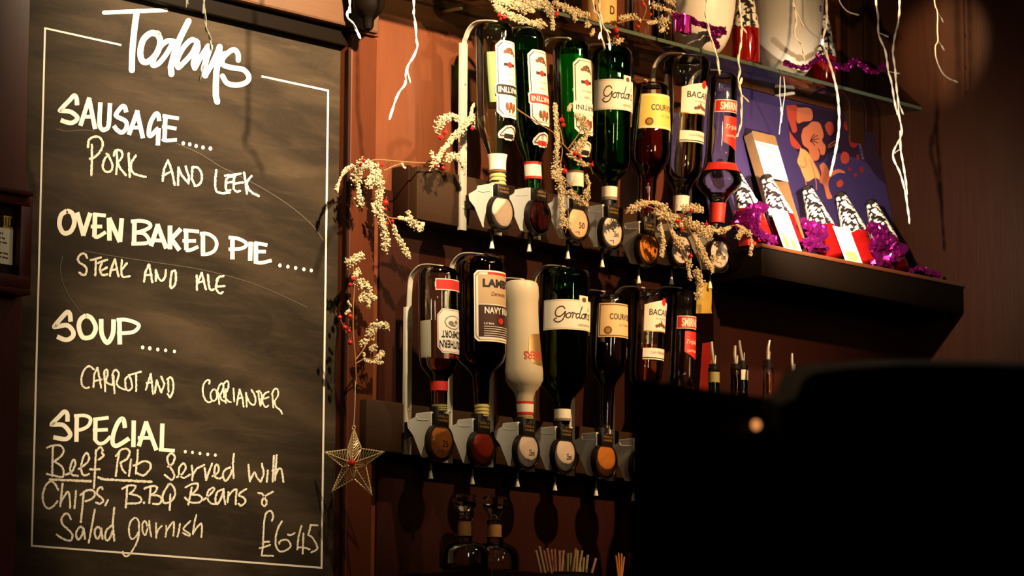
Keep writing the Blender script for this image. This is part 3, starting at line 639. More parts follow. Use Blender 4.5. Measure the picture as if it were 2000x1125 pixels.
def vodka(B, y0, y1, y2, y3):
    L = B.rect('label', -82, 82, y0, y1, M['redink'], rows=3); B.outline('label_border', -80, 80, y0, y1, M['paper'], L, 2, 1.2)
    B.text('maker_lettering', 'SMIRNOFF', -58, 66, y0 + 4, y1 - 4, M['paper'], L, False, .03)
    bm = BM(); poly2(bm, [(-42, y2), (60, y2), (60, y3 + 10), (20, y3 + 14), (-42, y3)]); n = B.put('red_panel', bm, M['redink'])
    B.text('script_lettering', 'Triple', -34, 30, y2 + 16, y2 + 27, M['paper'], n, False, 0, .4); B.text('small_print', 'DISTILLED', -28, 34, y2 + 36, y2 + 40, M['paper'], n, False, 0)

# ---- upper row
UL = 'in the upper row of optics'
def cap_stop(B, y0, y1, m, x=None):
    z0, z1 = B.z(y0), B.z(y1); r = B.r_at(z0 + .0) ; r = B.prof[-1][0]
    bm = BM(); pts = [(0, z0), (r * .98, z0)]
    n = 7
    for k in range(n): 
        za = z0 + (z1 - z0) * (k + .1) / n; zb = z0 + (z1 - z0) * (k + .9) / n; pts += [(r * (1.06 if k % 2 else .95), za), (r * (1.06 if k % 2 else .95), zb)]
    pts += [(r * .9, z1), (0, z1)]
    lathe(bm, pts, B.ax, 28); return obj('stopper', bm, m, B.root)
M['olive'] = mat('pale_stopper_plastic', (.55, .46, .16), .35)
B = Bottle('vermouth_bottle', 'clear part-empty upside-down vermouth bottle at the left end of the upper row, black name band', 966, 47, 972, [(45, 0), (46, 18), (50, 31), (58, 36.5), (66, 37.5), (236, 38), (256, 35.5), (282, 28), (300, 20), (311, 16.5), (322, 15.5), (340, 15.5)], M['g_pale'])
B.liquid(108, 206, M['l_bianco']); vermouth(B, 86, 236, M['ink'], M['paper'], 172, 192); B.band('neck_label', 303, 337, M['paper'], .0012); B.band('neck_foot', 333, 338, M['brownink'], .0018); cap_stop(B, 339, 366, M['olive'])
B = Bottle('vermouth_bottle', 'dark full upside-down vermouth bottle with a red name band, second in the upper row', 1026, 58, 1043, [(56, 0), (57, 19), (62, 31), (70, 36), (80, 37), (240, 37), (262, 34), (290, 27), (308, 19), (320, 16), (352, 15.5), (376, 15)], M['g_green'])
B.liquid(104, 352, M['l_dark']); vermouth(B, 104, 250, M['redink'], M['paper'], 190, 209); B.band('neck_label', 318, 350, M['paper'], .0012); B.band('neck_ring', 318, 323, M['redink'], .0018); B.band('neck_ring', 346, 351, M['redink'], .0018)
B = Bottle('vermouth_bottle', 'green upside-down vermouth bottle with a pale name band, behind the hanging frosted twig', 1116, 82, 1124, [(80, 0), (81, 19), (85, 31), (93, 36), (102, 37), (262, 37), (282, 34), (305, 27), (322, 18), (334, 16), (366, 15.5), (386, 15)], M['g_green'])
B.liquid(112, 366, mat('green_vermouth', (.06, .42, .06), .1, trans=.35, ior=1.34)); vermouth(B, 121, 268, M['paper'], M['ink'], 207, 226); B.band('neck_label', 335, 366, M['paper'], .0012); B.band('neck_ring', 335, 339, M['brownink'], .0018)
B = Bottle('gin_bottle', 'large green upside-down gin bottle with cream script label, fourth in the upper row', 1195, 95, 1190, [(93, 0), (94, 24), (97, 35), (104, 40), (112, 41.5), (318, 41.5), (333, 36), (344, 26), (353, 17), (364, 14.5), (392, 14), (396, 13.5)], M['g_green'])
B.liquid(250, 386, mat('gin_green', (.02, .10, .025), .05, trans=.75, ior=1.36)); gin(B, 163, 222); B.band('neck_label', 366, 392, M['paper'], .0012); B.band('neck_ring', 386, 392, M['greyink'], .0016)
B = Bottle('cognac_bottle', 'round-shouldered clear upside-down cognac bottle with bright yellow label in the upper row', 1272, 165, 1261, [(163, 0), (164, 24), (168, 32), (178, 35), (215, 38), (260, 41), (300, 42), (318, 38), (330, 30), (342, 22), (352, 18.5), (400, 18), (427, 17)], M['g_clear'])
B.liquid(241, 420, M['l_red']); cognac(B, 190, 258, M['yellow'], M['paper'])
B = Bottle('rum_bottle', 'clear wide-based upside-down white rum bottle in the upper row, under the metal arm', 1343, 113, 1329, [(111, 0), (112, 30), (116, 41), (124, 46), (140, 46), (165, 42), (200, 38.5), (240, 37.5), (320, 38), (340, 36), (352, 30), (363, 22), (374, 16.5), (390, 15), (418, 14.5)], M['g_clear'])
B.liquid(226, 408, M['l_clear']); rum_white(B, 172, 229, 262, 284); B.band('neck_label', 384, 414, M['white'], .0012)
B = Bottle('vodka_bottle', 'slim clear upside-down vodka bottle with flared shoulder and red labels, last in the upper row', 1414, 146, 1400, [(144, 0), (145, 18), (149, 25), (156, 28), (200, 28), (300, 29), (326, 32), (338, 40), (350, 45), (362, 44), (374, 34), (384, 22), (394, 16), (410, 14.5), (436, 14)], M['g_clear'])
B.liquid(176, 428, M['l_clear']); vodka(B, 200, 224, 232, 282); B.rect('lower_label', -95, 95, 322, 338, M['redink'], rows=3); B.band('neck_label', 398, 436, M['redink'], .0012); 
# ---- lower row
B = Bottle('liqueur_bottle', 'clear upside-down liqueur bottle with red band and white label, leftmost in the lower row', 856, 524, 858, [(522, 0), (523, 24), (527, 34), (534, 38), (545, 39), (700, 39), (716, 36), (728, 28), (738, 19), (746, 16.5), (780, 16), (800, 15)], M['g_clear'])
B.liquid(704, 792, M['l_amber'])
L = B.rect('label', -50, 50, 608, 694, M['paper'], cut=14, cuty=12); B.outline('label_border', -48, 48, 610, 692, M['redink'], L, 1.4, .8, 13, 11)
B.blobs('oval_picture', [(0, 634, 30, 14)], M['greyink'], L); B.blobs('picture_field', [(0, 634, 27, 12)], M['paper'], L); B.blobs('picture', [(-8, 636, 10, 5), (12, 633, 8, 4), (0, 640, 12, 2)], M['greyink'], L)
B.text('maker_lettering', 'COMFORT', -38, 38, 650, 664, M['ink'], L, True, .02); B.text('maker_lettering', 'SOUTHERN', -44, 44, 669, 684, M['ink'], L, True, .02)
B.rect('side_label', -108, -68, 630, 702, mat('pale_side_label', (.40, .37, .26), .5), rows=4)
B.text('script_lettering', 'The Spirit', -34, 30, 695, 704, M['redink'], None, True, 0, .3)
rb = B.rect('red_band', -54, 54, 550, 572, M['redink'], rows=3); B.outline('band_border', -54, 54, 550, 572, M['paper'], rb, 2, 1.5)
B.band('neck_foil', 746, 764, M['redink'], .001); cap_stop(B, 790, 804, M['olive'])
B = Bottle('dark_rum_bottle', 'big dark upside-down rum bottle with rounded cream and brown label, second in the lower row', 938, 502, 941, [(500, 0), (501, 30), (505, 42), (513, 47.5), (524, 48.5), (690, 48.5), (706, 44), (718, 33), (730, 21), (742, 16.5), (775, 15), (790, 14)], M['g_brown'])
B.liquid(530, 786, M['l_rum'])
L = B.rect('label', -62, 62, 535, 673, M['paper'], cut=8, cuty=7, rows=12); B.outline('label_border', -59, 59, 538, 670, M['gold'], L, 2, 1.5, 8, 7)
lf = B.rect('upper_field', -52, 52, 543, 600, mat('tan_label', (.50, .34, .19), .6), L); B.rect('top_stripe', -30, 30, 538, 543, M['redink'], L, rows=1)
B.rect('lower_field', -52, 52, 602, 664, mat('dark_label', (.05, .012, .008), .5), L)
B.text('maker_lettering', "LAMB'S", -42, 44, 551, 568, M['ink'], L, False, .05); B.text('small_print', 'Demerara', -22, 22, 576, 584, M['brownink'], L, False, .01, .2)
B.text('spirit_lettering', 'NAVY RUM', -38, 42, 606, 619, M['paper'], L, False, .02); B.text('small_print', '1.5 litre', -40, -16, 636, 640, M['paper'], L, False, .02)
bm = BM()
for k in range(5): strip2(bm, [(-40, 644 + 4.4 * k), (46, 644 + 4.4 * k)], 1.1, 0, 0)
B.put('print_lines', bm, M['paper'], L); B.blobs('red_emblem', [(4, 632, 8, 6)], M['redink'], L)
cap_stop(B, 789, 814, M['olive'])
M['frostglass'] = mat('frosted_white_glass', (.55, .46, .31), .45, noise=.08, nscale=8)
B = Bottle('schnapps_bottle', 'frosted white upside-down schnapps bottle with bulging shoulder, third in the lower row', 1018, 552, 1026, [(549, 0), (550, 25), (553, 31), (560, 33.5), (578, 34), (592, 32), (612, 31.5), (660, 32.5), (700, 35), (726, 37.5), (742, 37), (754, 31), (766, 21), (776, 17.5), (800, 16), (812, 15)], M['frostglass'])
bm = BM(); poly2(bm, [(-32, 700), (-26, 662), (-14, 656), (40, 652), (52, 700), (40, 716), (0, 716), (-22, 712)]); gp = B.put('copper_panel', bm, mat('copper_foil', (.66, .40, .16), .3, .7))
B.text('maker_lettering', 'ARCHERS', -46, 62, 690, 706, M['redink'], B.root, True, .02); B.band('neck_band', 785, 790, M['redink'], .001); B.band('neck_label', 790, 806, M['paper'], .0008); B.band('neck_band', 806, 811, M['redink'], .001); cap_stop(B, 812, 820, M['olive'])
B = Bottle('gin_bottle', 'large dark green upside-down gin bottle with cream script label in the lower row', 1104, 527, 1098, [(525, 0), (526, 32), (530, 44), (538, 49), (548, 50), (735, 50), (752, 44), (768, 30), (782, 18), (796, 15.5), (822, 15), (829, 14)], M['g_dkgreen'])
B.liquid(572, 822, mat('gin_dark', (.004, .02, .006), .06)); gin(B, 592, 650); B.band('neck_label', 800, 822, M['paper'], .0012); B.band('neck_ring', 818, 823, M['greyink'], .0016)
B = Bottle('cognac_bottle', 'dark round-shouldered upside-down cognac bottle with tan label in the lower row', 1190, 577, 1184, [(575, 0), (576, 26), (580, 33), (588, 36), (640, 37.5), (700, 38.5), (718, 36), (732, 29), (744, 20), (754, 15), (790, 13.5), (839, 13)], M['g_clear'])
B.liquid(600, 832, M['l_rum']); cognac(B, 597, 663, mat('tan_paper', (.72, .52, .26), .6), M['brownink'])
B = Bottle('rum_bottle', 'clear upside-down white rum bottle in the lower row, behind the black foreground box', 1268, 570, 1256, [(568, 0), (569, 24), (573, 33), (582, 36), (620, 34), (660, 33), (720, 33), (740, 31), (752, 24), (764, 16), (780, 14), (852, 13)], M['g_clear'])
B.liquid(676, 840, M['l_amber']); rum_white(B, 594, 652, 684, 706)
B = Bottle('vodka_bottle', 'slim clear upside-down vodka bottle with red labels, last in the lower row', 1337, 570, 1328, [(568, 0), (569, 15), (573, 21), (580, 24), (620, 24), (730, 25), (748, 30), (758, 36), (770, 34), (782, 20), (792, 14), (850, 12)], M['g_clear'])
B.liquid(606, 840, M['l_clear']); vodka(B, 620, 645, 650, 690)

# ---- rails that hold the bottles
def rail(xr, y0, y1, yt, xt, label, group, oz=.082):
    """flat aluminium rail on the batten with an arm bending over the bottle's base"""
    a = P(xr, y0, oz); z1 = P(xr, y1, oz).z; w = .0085
    rt = thing('bottle_rail', label, 'bottle rail', (a.x, a.y, z1), group)
    bm = BM(); box(bm, (a.x - w, -oz, z1), (a.x + w, -oz + .004, a.z), .001)
    for s in (-1, 1): box(bm, (a.x + s * w - .0012, -oz, z1), (a.x + s * w + .0012, -oz + .010, a.z), .0005)
    obj('rail_strip', bm, M['alu'], rt)
    zt = P(xt, yt, OA).z + .0075; pts = [Vector((0, -oz + .002, a.z - .04)), Vector((0, -oz + .002, a.z)), Vector((0, -oz - .002, zt - .028)), Vector((0, -oz - .014, zt - .008)), Vector((0, -oz - .035, zt + .004)), Vector((0, -OA + .03, zt + .004)), Vector((0, -OA - .004, zt - .002))]
    pts = catmull(pts, 5); bm = BM(); row = []
    for i, p in enumerate(pts):
        t = (pts[min(i + 1, len(pts) - 1)] - pts[max(i - 1, 0)]).normalized(); n = Vector((0, -t.z, t.y)) * .0012
        row.append([bm.verts.new((a.x + sx * w * .8, p.y + sn * n.y, p.z + sn * n.z)) for sx, sn in ((-1, 1), (1, 1), (1, -1), (-1, -1))])
    for p, q in zip(row, row[1:]):
        for k in range(4): bm.faces.new((p[k], p[(k + 1) % 4], q[(k + 1) % 4], q[k]))
    bm.faces.new(row[0][::-1]); bm.faces.new(row[-1]); bmesh.ops.recalc_face_normals(bm, faces=bm.faces)
    obj('holding_arm', bm, M['alu'], rt)
    for f in (.12, .30, .78):
        bm = BM(); ball(bm, (a.x, -oz, z1 + (a.z - z1) * f), .0042, 2, (1, .5, 1)); obj('screw', bm, M['steel'], rt)
ORD = ['first', 'second', 'third', 'fourth', 'fifth', 'sixth', 'seventh']
UR = [(908, 84, 450, 46, 966), (977, 120, 460, 57, 1026), (1052, 130, 468, 81, 1116), (1128, 150, 480, 94, 1195), (1202, 190, 500, 164, 1272), (1276, 170, 505, 112, 1343), (1346, 190, 520, 145, 1414)]
LR = [(800, 600, 888, 523, 856), (880, 570, 905, 501, 938), (960, 600, 913, 550, 1018), (1041, 600, 922, 526, 1104), (1118, 620, 930, 576, 1190), (1196, 640, 940, 569, 1268), (1268, 640, 950, 569, 1337)]
for k, (x, y0, y1, yt, xt) in enumerate(UR): rail(x, y0, y1, yt, xt, 'vertical aluminium rail behind the %s bottle from the left of the upper row' % ORD[k], 'aluminium rails of the upper row')
for k, (x, y0, y1, yt, xt) in enumerate(LR): rail(x, y0, y1, yt, xt, 'vertical aluminium rail behind the %s bottle from the left of the lower row' % ORD[k], 'aluminium rails of the lower row')

# ---- optics
def lens_mat(name, col): return mat(name, col, .25, 0)
SG = dict(clear=mat('pale_measure_fluid', (.74, .60, .48), .3, noise=.18, nscale=70), dark=mat('dark_measure_fluid', (.03, .004, .003), .15), amber=mat('amber_measure_fluid', (.52, .17, .03), .2, noise=.35, nscale=90), deep=mat('deep_red_measure_fluid', (.22, .022, .006), .2, noise=.2), peach=mat('peach_measure_fluid', (.80, .52, .30), .25, noise=.2, nscale=70))
def optic(sx, sy, kind, txt, label, group, oo=.19):
    c = P(sx, sy, oo); s = S(c)
    rt = thing('optic_measure', label, 'optic', c, group)
    def at(dx, do, dz): return Vector((c.x + dx, c.y - do, c.z + dz))
    m = .00112                                                # metres per photo pixel of the side view
    side = [(-.0855, .051), (-.060, .059), (-.058, .067), (-.010, .067), (-.008, .036), (-.012, -.028), (-.026, -.034), (-.040, -.032), (-.066, .018), (-.083, .036)]
    bm = BM(); w = .021
    prism(bm, [at(-w, do, dz) for do, dz in side], (2 * w, 0, 0))
    bmesh.ops.bevel(bm, geom=bm.edges[:], offset=.0014, segments=2, affect='EDGES')
    body = obj('body', bm, M['white'], rt)
    bm = BM()
    tube(bm, [at(-w - .0002, d_, z_) for d_, z_ in ((-.055, .060), (-.052, .053), (-.038, .050), (-.016, .049))], .0006, 6)
    obj('moulded_groove', bm, M['white'], body)
    bm = BM(); box(bm, at(-.018, -.096, .018), at(.018, -.078, .050)); obj('rail_clamp', bm, M['black'], rt)
    # bezel
    bm = BM(); n = 40; ra, rb = .0428, .0432
    prof = [(1.0, -.012), (1.0, .001), (.98, .0035), (.93, .0035), (.915, .001), (.915, -.012)]
    rings = []
    for k in range(n):
        an = 2 * math.pi * k / n; rings.append([bm.verts.new(at(ra * .92 * f * math.cos(an), d, rb * f * math.sin(an) - .0005)) for f, d in prof])
    for k in range(n):
        a, b = rings[k], rings[(k + 1) % n]
        for j in range(len(prof)): bm.faces.new((a[j], a[(j + 1) % 6], b[(j + 1) % 6], b[j]))
    bmesh.ops.recalc_face_normals(bm, faces=bm.faces); bz = obj('bezel', bm, M['black'], rt)
    bm = BM(); box(bm, at(-.020, .006, .034), at(.020, -.010, .064), .002); tb = obj('name_tab', bm, M['black'], rt)
    bm = BM()
    for z0, t in ((.054, 'GASKELL &'), (.0455, 'CHAMBERS')):
        b2 = text_mesh(t, .01); fit(b2, -.015, .015, z0, z0 + .005)
        for v in b2.verts: v.co = at(v.co.x, .0066, v.co.y)
        me = bpy.data.meshes.new('t'); b2.to_mesh(me); b2.free(); bm.from_mesh(me); bpy.data.meshes.remove(me)
    obj('tab_lettering', bm, M['gold'], tb, False)
    # measuring chamber: fluid and its domed window
    def dome(bm, f, h, d0, n=28, mrows=5):
        prev = None
        for j in range(mrows + 1):
            t = j / mrows * math.pi / 2; ring = [bm.verts.new(at(ra * .92 * .915 * f * math.cos(t) * math.cos(2 * math.pi * k / n), d0 + h * math.sin(t), rb * .915 * f * math.cos(t) * math.sin(2 * math.pi * k / n) - .0005)) for k in range(n)] if j < mrows else [bm.verts.new(at(0, d0 + h, -.0005))]
            if prev:
                for k in range(n):
                    if len(ring) > 1: bm.faces.new((prev[k], prev[(k + 1) % n], ring[(k + 1) % n], ring[k]))
                    else: bm.faces.new((prev[k], prev[(k + 1) % n], ring[0]))
            else: bm.faces.new(ring)
            prev = ring
        bmesh.ops.recalc_face_normals(bm, faces=bm.faces)
    bm = BM(); dome(bm, .985, .0015, .0018); fl = obj('measured_spirit', bm, SG[kind], rt)
    bm = BM(); dome(bm, 1.0, .010, .0015); obj('sight_glass', bm, M['g_window'], rt)
    if txt:
        b2 = text_mesh(txt, .0); fit(b2, .002, .020, -.009, .005)
        for v in b2.verts: v.co = at(v.co.x, .0042, v.co.y)
        obj('measure_lettering', b2, M['ink'], fl, False)
        bm = BM(); strip2(bm, [(-.012, -.020), (.002, -.018), (.0015, -.025)], .0012, 0, 0)
        for v in bm.verts: v.co = at(v.co.x, .0040, v.co.y)
        obj('measure_mark', bm, M['ink'], fl, False)
    # spout
    bm = BM(); tube(bm, [at(0, -.030, -.032), at(0, -.030, -.060)], .0045, 10); sp = obj('spout', bm, M['black'], rt)
    bm = BM(); lathe(bm, [(0, -.060), (.0025, -.060), (.0058, -.078), (.004, -.079), (0, -.079)], seg=14)
    for v in bm.verts: v.co = at(v.co.x, -.030 + v.co.y, v.co.z)
    obj('spout_tip', bm, M['white'], sp)
    bm = BM(); tube(bm, [at(0, -.015, .066), at(0, -.015, .078)], .016, 20); obj('bottle_socket', bm, M['black'], rt)
U = [(980, 416, 'clear', ''), (1053, 423, 'dark', ''), (1128, 438, 'peach', '50'), (1195, 455, 'clear', '25ml'), (1266, 487, 'amber', ''), (1330, 490, 'clear', ''), (1405, 499, 'clear', '25ml')]
LO = [(861, 864, 'amber', '25'), (942, 876, 'deep', ''), (1030, 882, 'clear', '25ml'), (1103, 890, 'clear', '25ml'), (1183, 901, 'amber', ''), (1256, 912, 'clear', ''), (1330, 922, 'clear', '')]
WORD = dict(clear='pale', dark='near-black', amber='amber', deep='deep red', peach='peach')
for k, a in enumerate(U): optic(*a, 'ivory optic with %s sight glass under the %s upper-row bottle from left' % (WORD[a[2]], ORD[k]), 'optics of the upper row')
for k, a in enumerate(LO): optic(*a, 'ivory optic with %s sight glass under the %s lower-row bottle from left' % (WORD[a[2]], ORD[k]), 'optics of the lower row', .187)

# ------------------------------------------------------------------ shade panel on the lower wall, shelves, counter
z0 = P(900, 400, 0).z
bm = BM(); box(bm, (P(738, 500, 0).x, -.006, .9), (XR, .002, z0)); struct('trim_8', bm, M['dark_red_wood'])  # dark sheet added where the lower wall lies in shade
GO, GZ = .168, 2.8255                                       # glass shelf: front edge, top face
SO, SZ = .296, 2.3385                                        # wooden shelf
gx0 = P(770, -20, GO).x
bm = BM(); box(bm, (gx0, -GO, GZ - .009), (XR - .0005, -.001, GZ), .0012)
gs = tag(obj('glass_shelf', bm, M['g_shelf'], None, origin=(gx0, 0, GZ - .009)), 'long clear glass shelf with green edges above the upper row of bottles', 'shelf')
bm = BM(); box(bm, (gx0, -GO - .0012, GZ - .0088), (XR - .0006, -GO + .0004, GZ - .0002)); obj('polished_edge', bm, M['glass_edge'], gs)
for fx in (P(895, 60, .05).x, P(1545, 230, .05).x):
    bm = BM(); box(bm, (fx - .006, -.06, GZ - .016), (fx + .006, -.0005, GZ - .0092), .002); obj('bracket', bm, M['alu'], gs)
sx0 = 1.618
bm = BM(); box(bm, (sx0, -SO, SZ - .082), (XR - .0005, -.001, SZ), .011)
ws = tag(obj('wooden_shelf', bm, M['near_black_wood'], None, origin=(sx0, 0, SZ - .08)), 'thick dark wooden shelf carrying the leaning bottles and the purple foil', 'shelf')
bm = BM(); box(bm, (sx0 - .001, -SO - .003, SZ - .010), (XR - .001, -SO + .02, SZ + .0006), .003); obj('lit_edge', bm, M['shelf'], ws)  # lit top edge painted as a brown strip on the near-black shelf
bm = BM(); box(bm, (1.635, -.13, 1.5), (1.66, -.006, SZ - .083)); struct('trim_9', bm, M['dark_wood'])
bm = BM(); box(bm, (1.66, -.11, 1.5), (XR - .001, -.006, SZ - .083)); struct('trim_14', bm, M['dark_red_wood'])
CO = .27; CZ = P(1100, 1121, CO).z
bm = BM(); box(bm, (P(960, 1100, CO).x, -CO, CZ - .05), (XR - .001, -.0065, CZ), .004); struct('trim_15', bm, M['dark_red_wood'])
bm = BM(); box(bm, (P(960, 1100, CO).x, -CO + .03, 0), (XR - .001, -.0065, CZ - .05)); struct('trim_16', bm, M['dark_wood'])

# ------------------------------------------------------------------ things on the glass shelf
def lathe_px(cx, o, pts, ref=None):
    """profile in photo pixels: (y, half width)"""
    c = P(cx, ref or pts[-1][0], o); s = S(c)
    return c, [(h * s, P(cx, y, o).z) for y, h in pts]
def zfix(pr, z):                                            # stand a profile on height z
    d = z - min(p[1] for p in pr); return [(r, zz + d) for r, zz in pr]
M['bucket'] = mat('white_bucket_plastic', (.80, .74, .64), .35, noise=.04, nscale=6)
def bucket(cx, o, pts, label, writing):
    c, pr = lathe_px(cx, o, pts); pr = zfix(pr, GZ + .0004); t = .004
    rt = thing('ice_bucket', label, 'ice bucket', (c.x, c.y, GZ), 'white ice buckets on the glass shelf')
    inner = [(max(r - t, 0), z + (t if r < .06 else 0)) for r, z in pr]; inner[-1] = (0, pr[-1][1] + t)
    bm = BM(); lathe(bm, pr + inner[::-1], base=(c.x, c.y), seg=56); obj('pail', bm, M['bucket'], rt)
    bm = BM(); r, z = pr[0]; n = 56
    lathe(bm, [(r - t, z - .004), (r + .004, z - .004), (r + .004, z + .004), (r - t, z + .004), (r - t, z - .004)], base=(c.x, c.y), seg=56); obj('rim', bm, M['bucket'], rt)
    if writing:
        def rad(z):
            for (r0, z_0), (r1, z_1) in zip(pr, pr[1:]):
                if min(z_0, z_1) <= z <= max(z_0, z_1): return r0 + (r1 - r0) * (z - z_0) / (z_1 - z_0 + 1e-9)
            return pr[0][0]
        def wrap(bm, k):
            for v in bm.verts:
                a = R(v.co.x); z = v.co.y; v.co = Vector((c.x + (rad(z) + k) * math.sin(a), c.y - (rad(z) + k) * math.cos(a), z))
        for y0, y1, d0, d1 in ((-16, 1, -10, 18), (4, 9, -16, 18), (13, 14, -16, 12)):    # print too faint to read: rows of small strokes
            b2 = BM(); za, zb_ = P(cx, y1, o).z, P(cx, y0, o).z; d = d0
            while d < d1:
                w_ = random.uniform(.7, 1.6); h_ = random.uniform(.55, 1.0); poly2(b2, [(d, za), (d + w_ * .55, za), (d + w_ * .55, za + (zb_ - za) * h_), (d, za + (zb_ - za) * h_)]); d += w_ + .7
            wrap(b2, .0006); obj('bucket_print', b2, M['faintink'], rt, False)
        b2 = BM(); zc = P(cx, 25, o).z
        for k in range(7): disc2(b2, (14 + 3.4 * math.cos(k * .8976), zc + .006 * math.sin(k * .8976)), 1.5, .0028, 10)
        wrap(b2, .0008); obj('purple_emblem', b2, M['purpleink'], rt, False)
M['faintink'] = mat('faint_grey_ink', (.52, .42, .36), .5); M['purpleink'] = mat('purple_ink', (.10, .02, .20), .5)
bucket(1537, .100, [(-75, 80), (0, 75), (40, 72), (70, 68), (97, 63), (120, 56), (138, 48), (150, 40), (159, 30), (165, 20), (166, 0)], 'white ice bucket with purple flower emblem on the glass shelf', True)
bucket(1368, .100, [(-90, 76), (-20, 72), (20, 68), (50, 63), (72, 57), (90, 48), (100, 40), (108, 30), (113, 20), (114, 0)], 'plain white ice bucket left of the upright red bottle', False)
# alcopop bottles, upright and leaning
def sleeve_mat():
    m, nt, b = newmat('floral_sleeve'); N = nt.nodes.new; L = nt.links.new
    tc = N('ShaderNodeTexCoord'); v = N('ShaderNodeTexVoronoi'); v.inputs['Scale'].default_value = 95
    n = N('ShaderNodeTexNoise'); n.inputs['Scale'].default_value = 150; n.inputs['Detail'].default_value = 2
    mth = N('ShaderNodeMath'); mth.operation = 'MULTIPLY'
    r = N('ShaderNodeValToRGB'); r.color_ramp.interpolation = 'CONSTANT'; r.color_ramp.elements[0].color = (.80, .74, .62, 1); r.color_ramp.elements[1].position = .27; r.color_ramp.elements[1].color = (.015, .010, .012, 1)
    L(tc.outputs['Object'], v.inputs['Vector']); L(tc.outputs['Object'], n.inputs['Vector']); L(v.outputs['Distance'], mth.inputs[0]); L(n.outputs['Fac'], mth.inputs[1])
    L(mth.outputs[0], r.inputs[0]); L(r.outputs[0], b.inputs['Base Color']); b.inputs['Roughness'].default_value = .3; return m
M['sleeve'] = sleeve_mat()
def pop_bottle(loc, tilt, label, k=1.0, master=[None]):
    if master[0] is not None:
        c = copy_tree(master[0], loc, label); c.rotation_euler = (-tilt, 0, 0); c.scale = (k, k, k); return c
    rt = thing('drink_bottle', label, 'bottle', loc, 'red drink bottles in black and white floral sleeves')
    body = [(0, 0), (.028, 0), (.0335, .004), (.034, .010), (.034, .086), (.0325, .100), (.029, .122), (.0245, .146), (.020, .170), (.0165, .190), (.0150, .203)]
    bm = BM(); lathe(bm, body + [(0, .203)], seg=36); obj('glass_body', bm, M['l_pop'], rt, local=True)
    bm = BM(); sl = [(r + .0007, z) for r, z in body if z >= .100]; sl = [(.0340, .090)] + sl; lathe(bm, [(sl[0][0] - .001, sl[0][1])] + sl, seg=36); obj('floral_sleeve', bm, M['sleeve'], rt, local=True)
    bm = BM(); lathe(bm, [(0, .203), (.0158, .203), (.0160, .212), (.012, .216), (0, .218)], seg=24); obj('cap', bm, M['black'], rt, local=True)
    rt.rotation_euler = (-tilt, 0, 0); rt.scale = (k, k, k); master[0] = rt; return rt
T = R(23)
def on_shelf(px, o, py=480): return (P(px, py, o).x, -o, SZ + .0006)
LEAN = [(1488, .215, 'leaning floral sleeved bottle at the left end of the wooden shelf'), (1548, .240, 'leaning floral sleeved bottle half hidden behind the white card with bottle drawings'), (1628, .225, 'leaning floral sleeved bottle with its red body bare, middle of the wooden shelf'), (1693, .232, 'leaning floral sleeved bottle half hidden behind the plain white card'), (1752, .225, 'leaning floral sleeved bottle at the right end of the wooden shelf, behind purple foil')]
for px, o, lb in LEAN:
    x, y, z = on_shelf(px, o); pop_bottle((x, y, z + .028 * math.sin(T)), T, lb)
for px, o, y, lb in ((1457, .14, 130, 'upright red bottle in floral sleeve between the two white ice buckets'), (1608, .09, 160, 'upright red bottle in floral sleeve right of the flower-marked ice bucket')):
    p = P(px, y, o); pop_bottle((p.x, p.y, GZ + .0006), 0, lb, 1.0)
# white cards in front of two of the leaning bottles
def lean_slab(name, label, cat, px, o, w, h, t, tilt, m, group=None):
    x, y, z = on_shelf(px, o); rt = thing(name, label, cat, (x, y, z + .0004), group, (-tilt, 0, 0))
    bm = BM(); box(bm, (-w / 2, 0, 0), (w / 2, t, h), min(.001, t / 4)); return rt, obj('card', bm, m, rt, local=True)
def flat_local(bm, y):
    for v in bm.verts: v.co = Vector((v.co.x, y, v.co.y))
M['card'] = mat('white_card', (.85, .82, .76), .4)
rt, cdb = lean_slab('display_card', 'tall white display card with two small bottle drawings, leaning on the wooden shelf', 'card', 1550, .281, .070, .118, .0012, T, M['card'], 'white cards leaning on the wooden shelf')
for x0, w, h in ((-.018, .018, .040), (.010, .014, .036)):
    bm = BM(); poly2(bm, [(x0 - w / 2, .006), (x0 + w / 2, .006), (x0 + w / 2, .006 + h * .7), (x0 + w * .2, .006 + h * .85), (x0 + w * .2, .006 + h * 1.15), (x0 - w * .2, .006 + h * 1.15), (x0 - w * .2, .006 + h * .85), (x0 - w / 2, .006 + h * .7)])
    flat_local(bm, -.0003); obj('bottle_drawing', bm, M['gold'], cdb, False, local=True)
rt, cdb = lean_slab('display_card', 'tall white display card with a plain bright face, leaning on the wooden shelf', 'card', 1669, .280, .070, .104, .0012, T, M['card'], 'white cards leaning on the wooden shelf')
bm = BM(); poly2(bm, [(-.026, .006), (.022, .006), (.022, .035), (-.026, .035)]); flat_local(bm, -.0003); obj('yellow_panel', bm, M['yellow'], cdb, False, local=True)
# floral display panel leaning at the back
PT = math.atan2(.100, .455); pb = Vector((0, -.115, SZ + .0006))
nrm = Vector((0, -math.cos(PT), math.sin(PT) * 1.0)); nrm.normalize(); upv = Vector((0, math.sin(PT), math.cos(PT)))
def panel_pt(px, py, lift=.0008):
    d = w_dir(Vector((px - PP[0], py - PP[1], F))); t = (pb - CAM).dot(nrm) / d.dot(nrm); p = CAM + d * t; k = (p - pb).dot(upv)
    return p - upv * max(0, k - .478) + nrm * lift
x0 = P(1392, 430, .1).x; x1 = XR - .004
dp = thing('floral_panel', 'purple display panel printed with orange hibiscus flowers, leaning at the back of the wooden shelf', 'display panel', (x1, pb.y, pb.z))
bm = BM(); a = Vector((x0, pb.y, pb.z)); prism(bm, [a, Vector((x1, pb.y, pb.z)), Vector((x1, pb.y, pb.z)) + upv * .481, a + upv * .481], -nrm * .004)
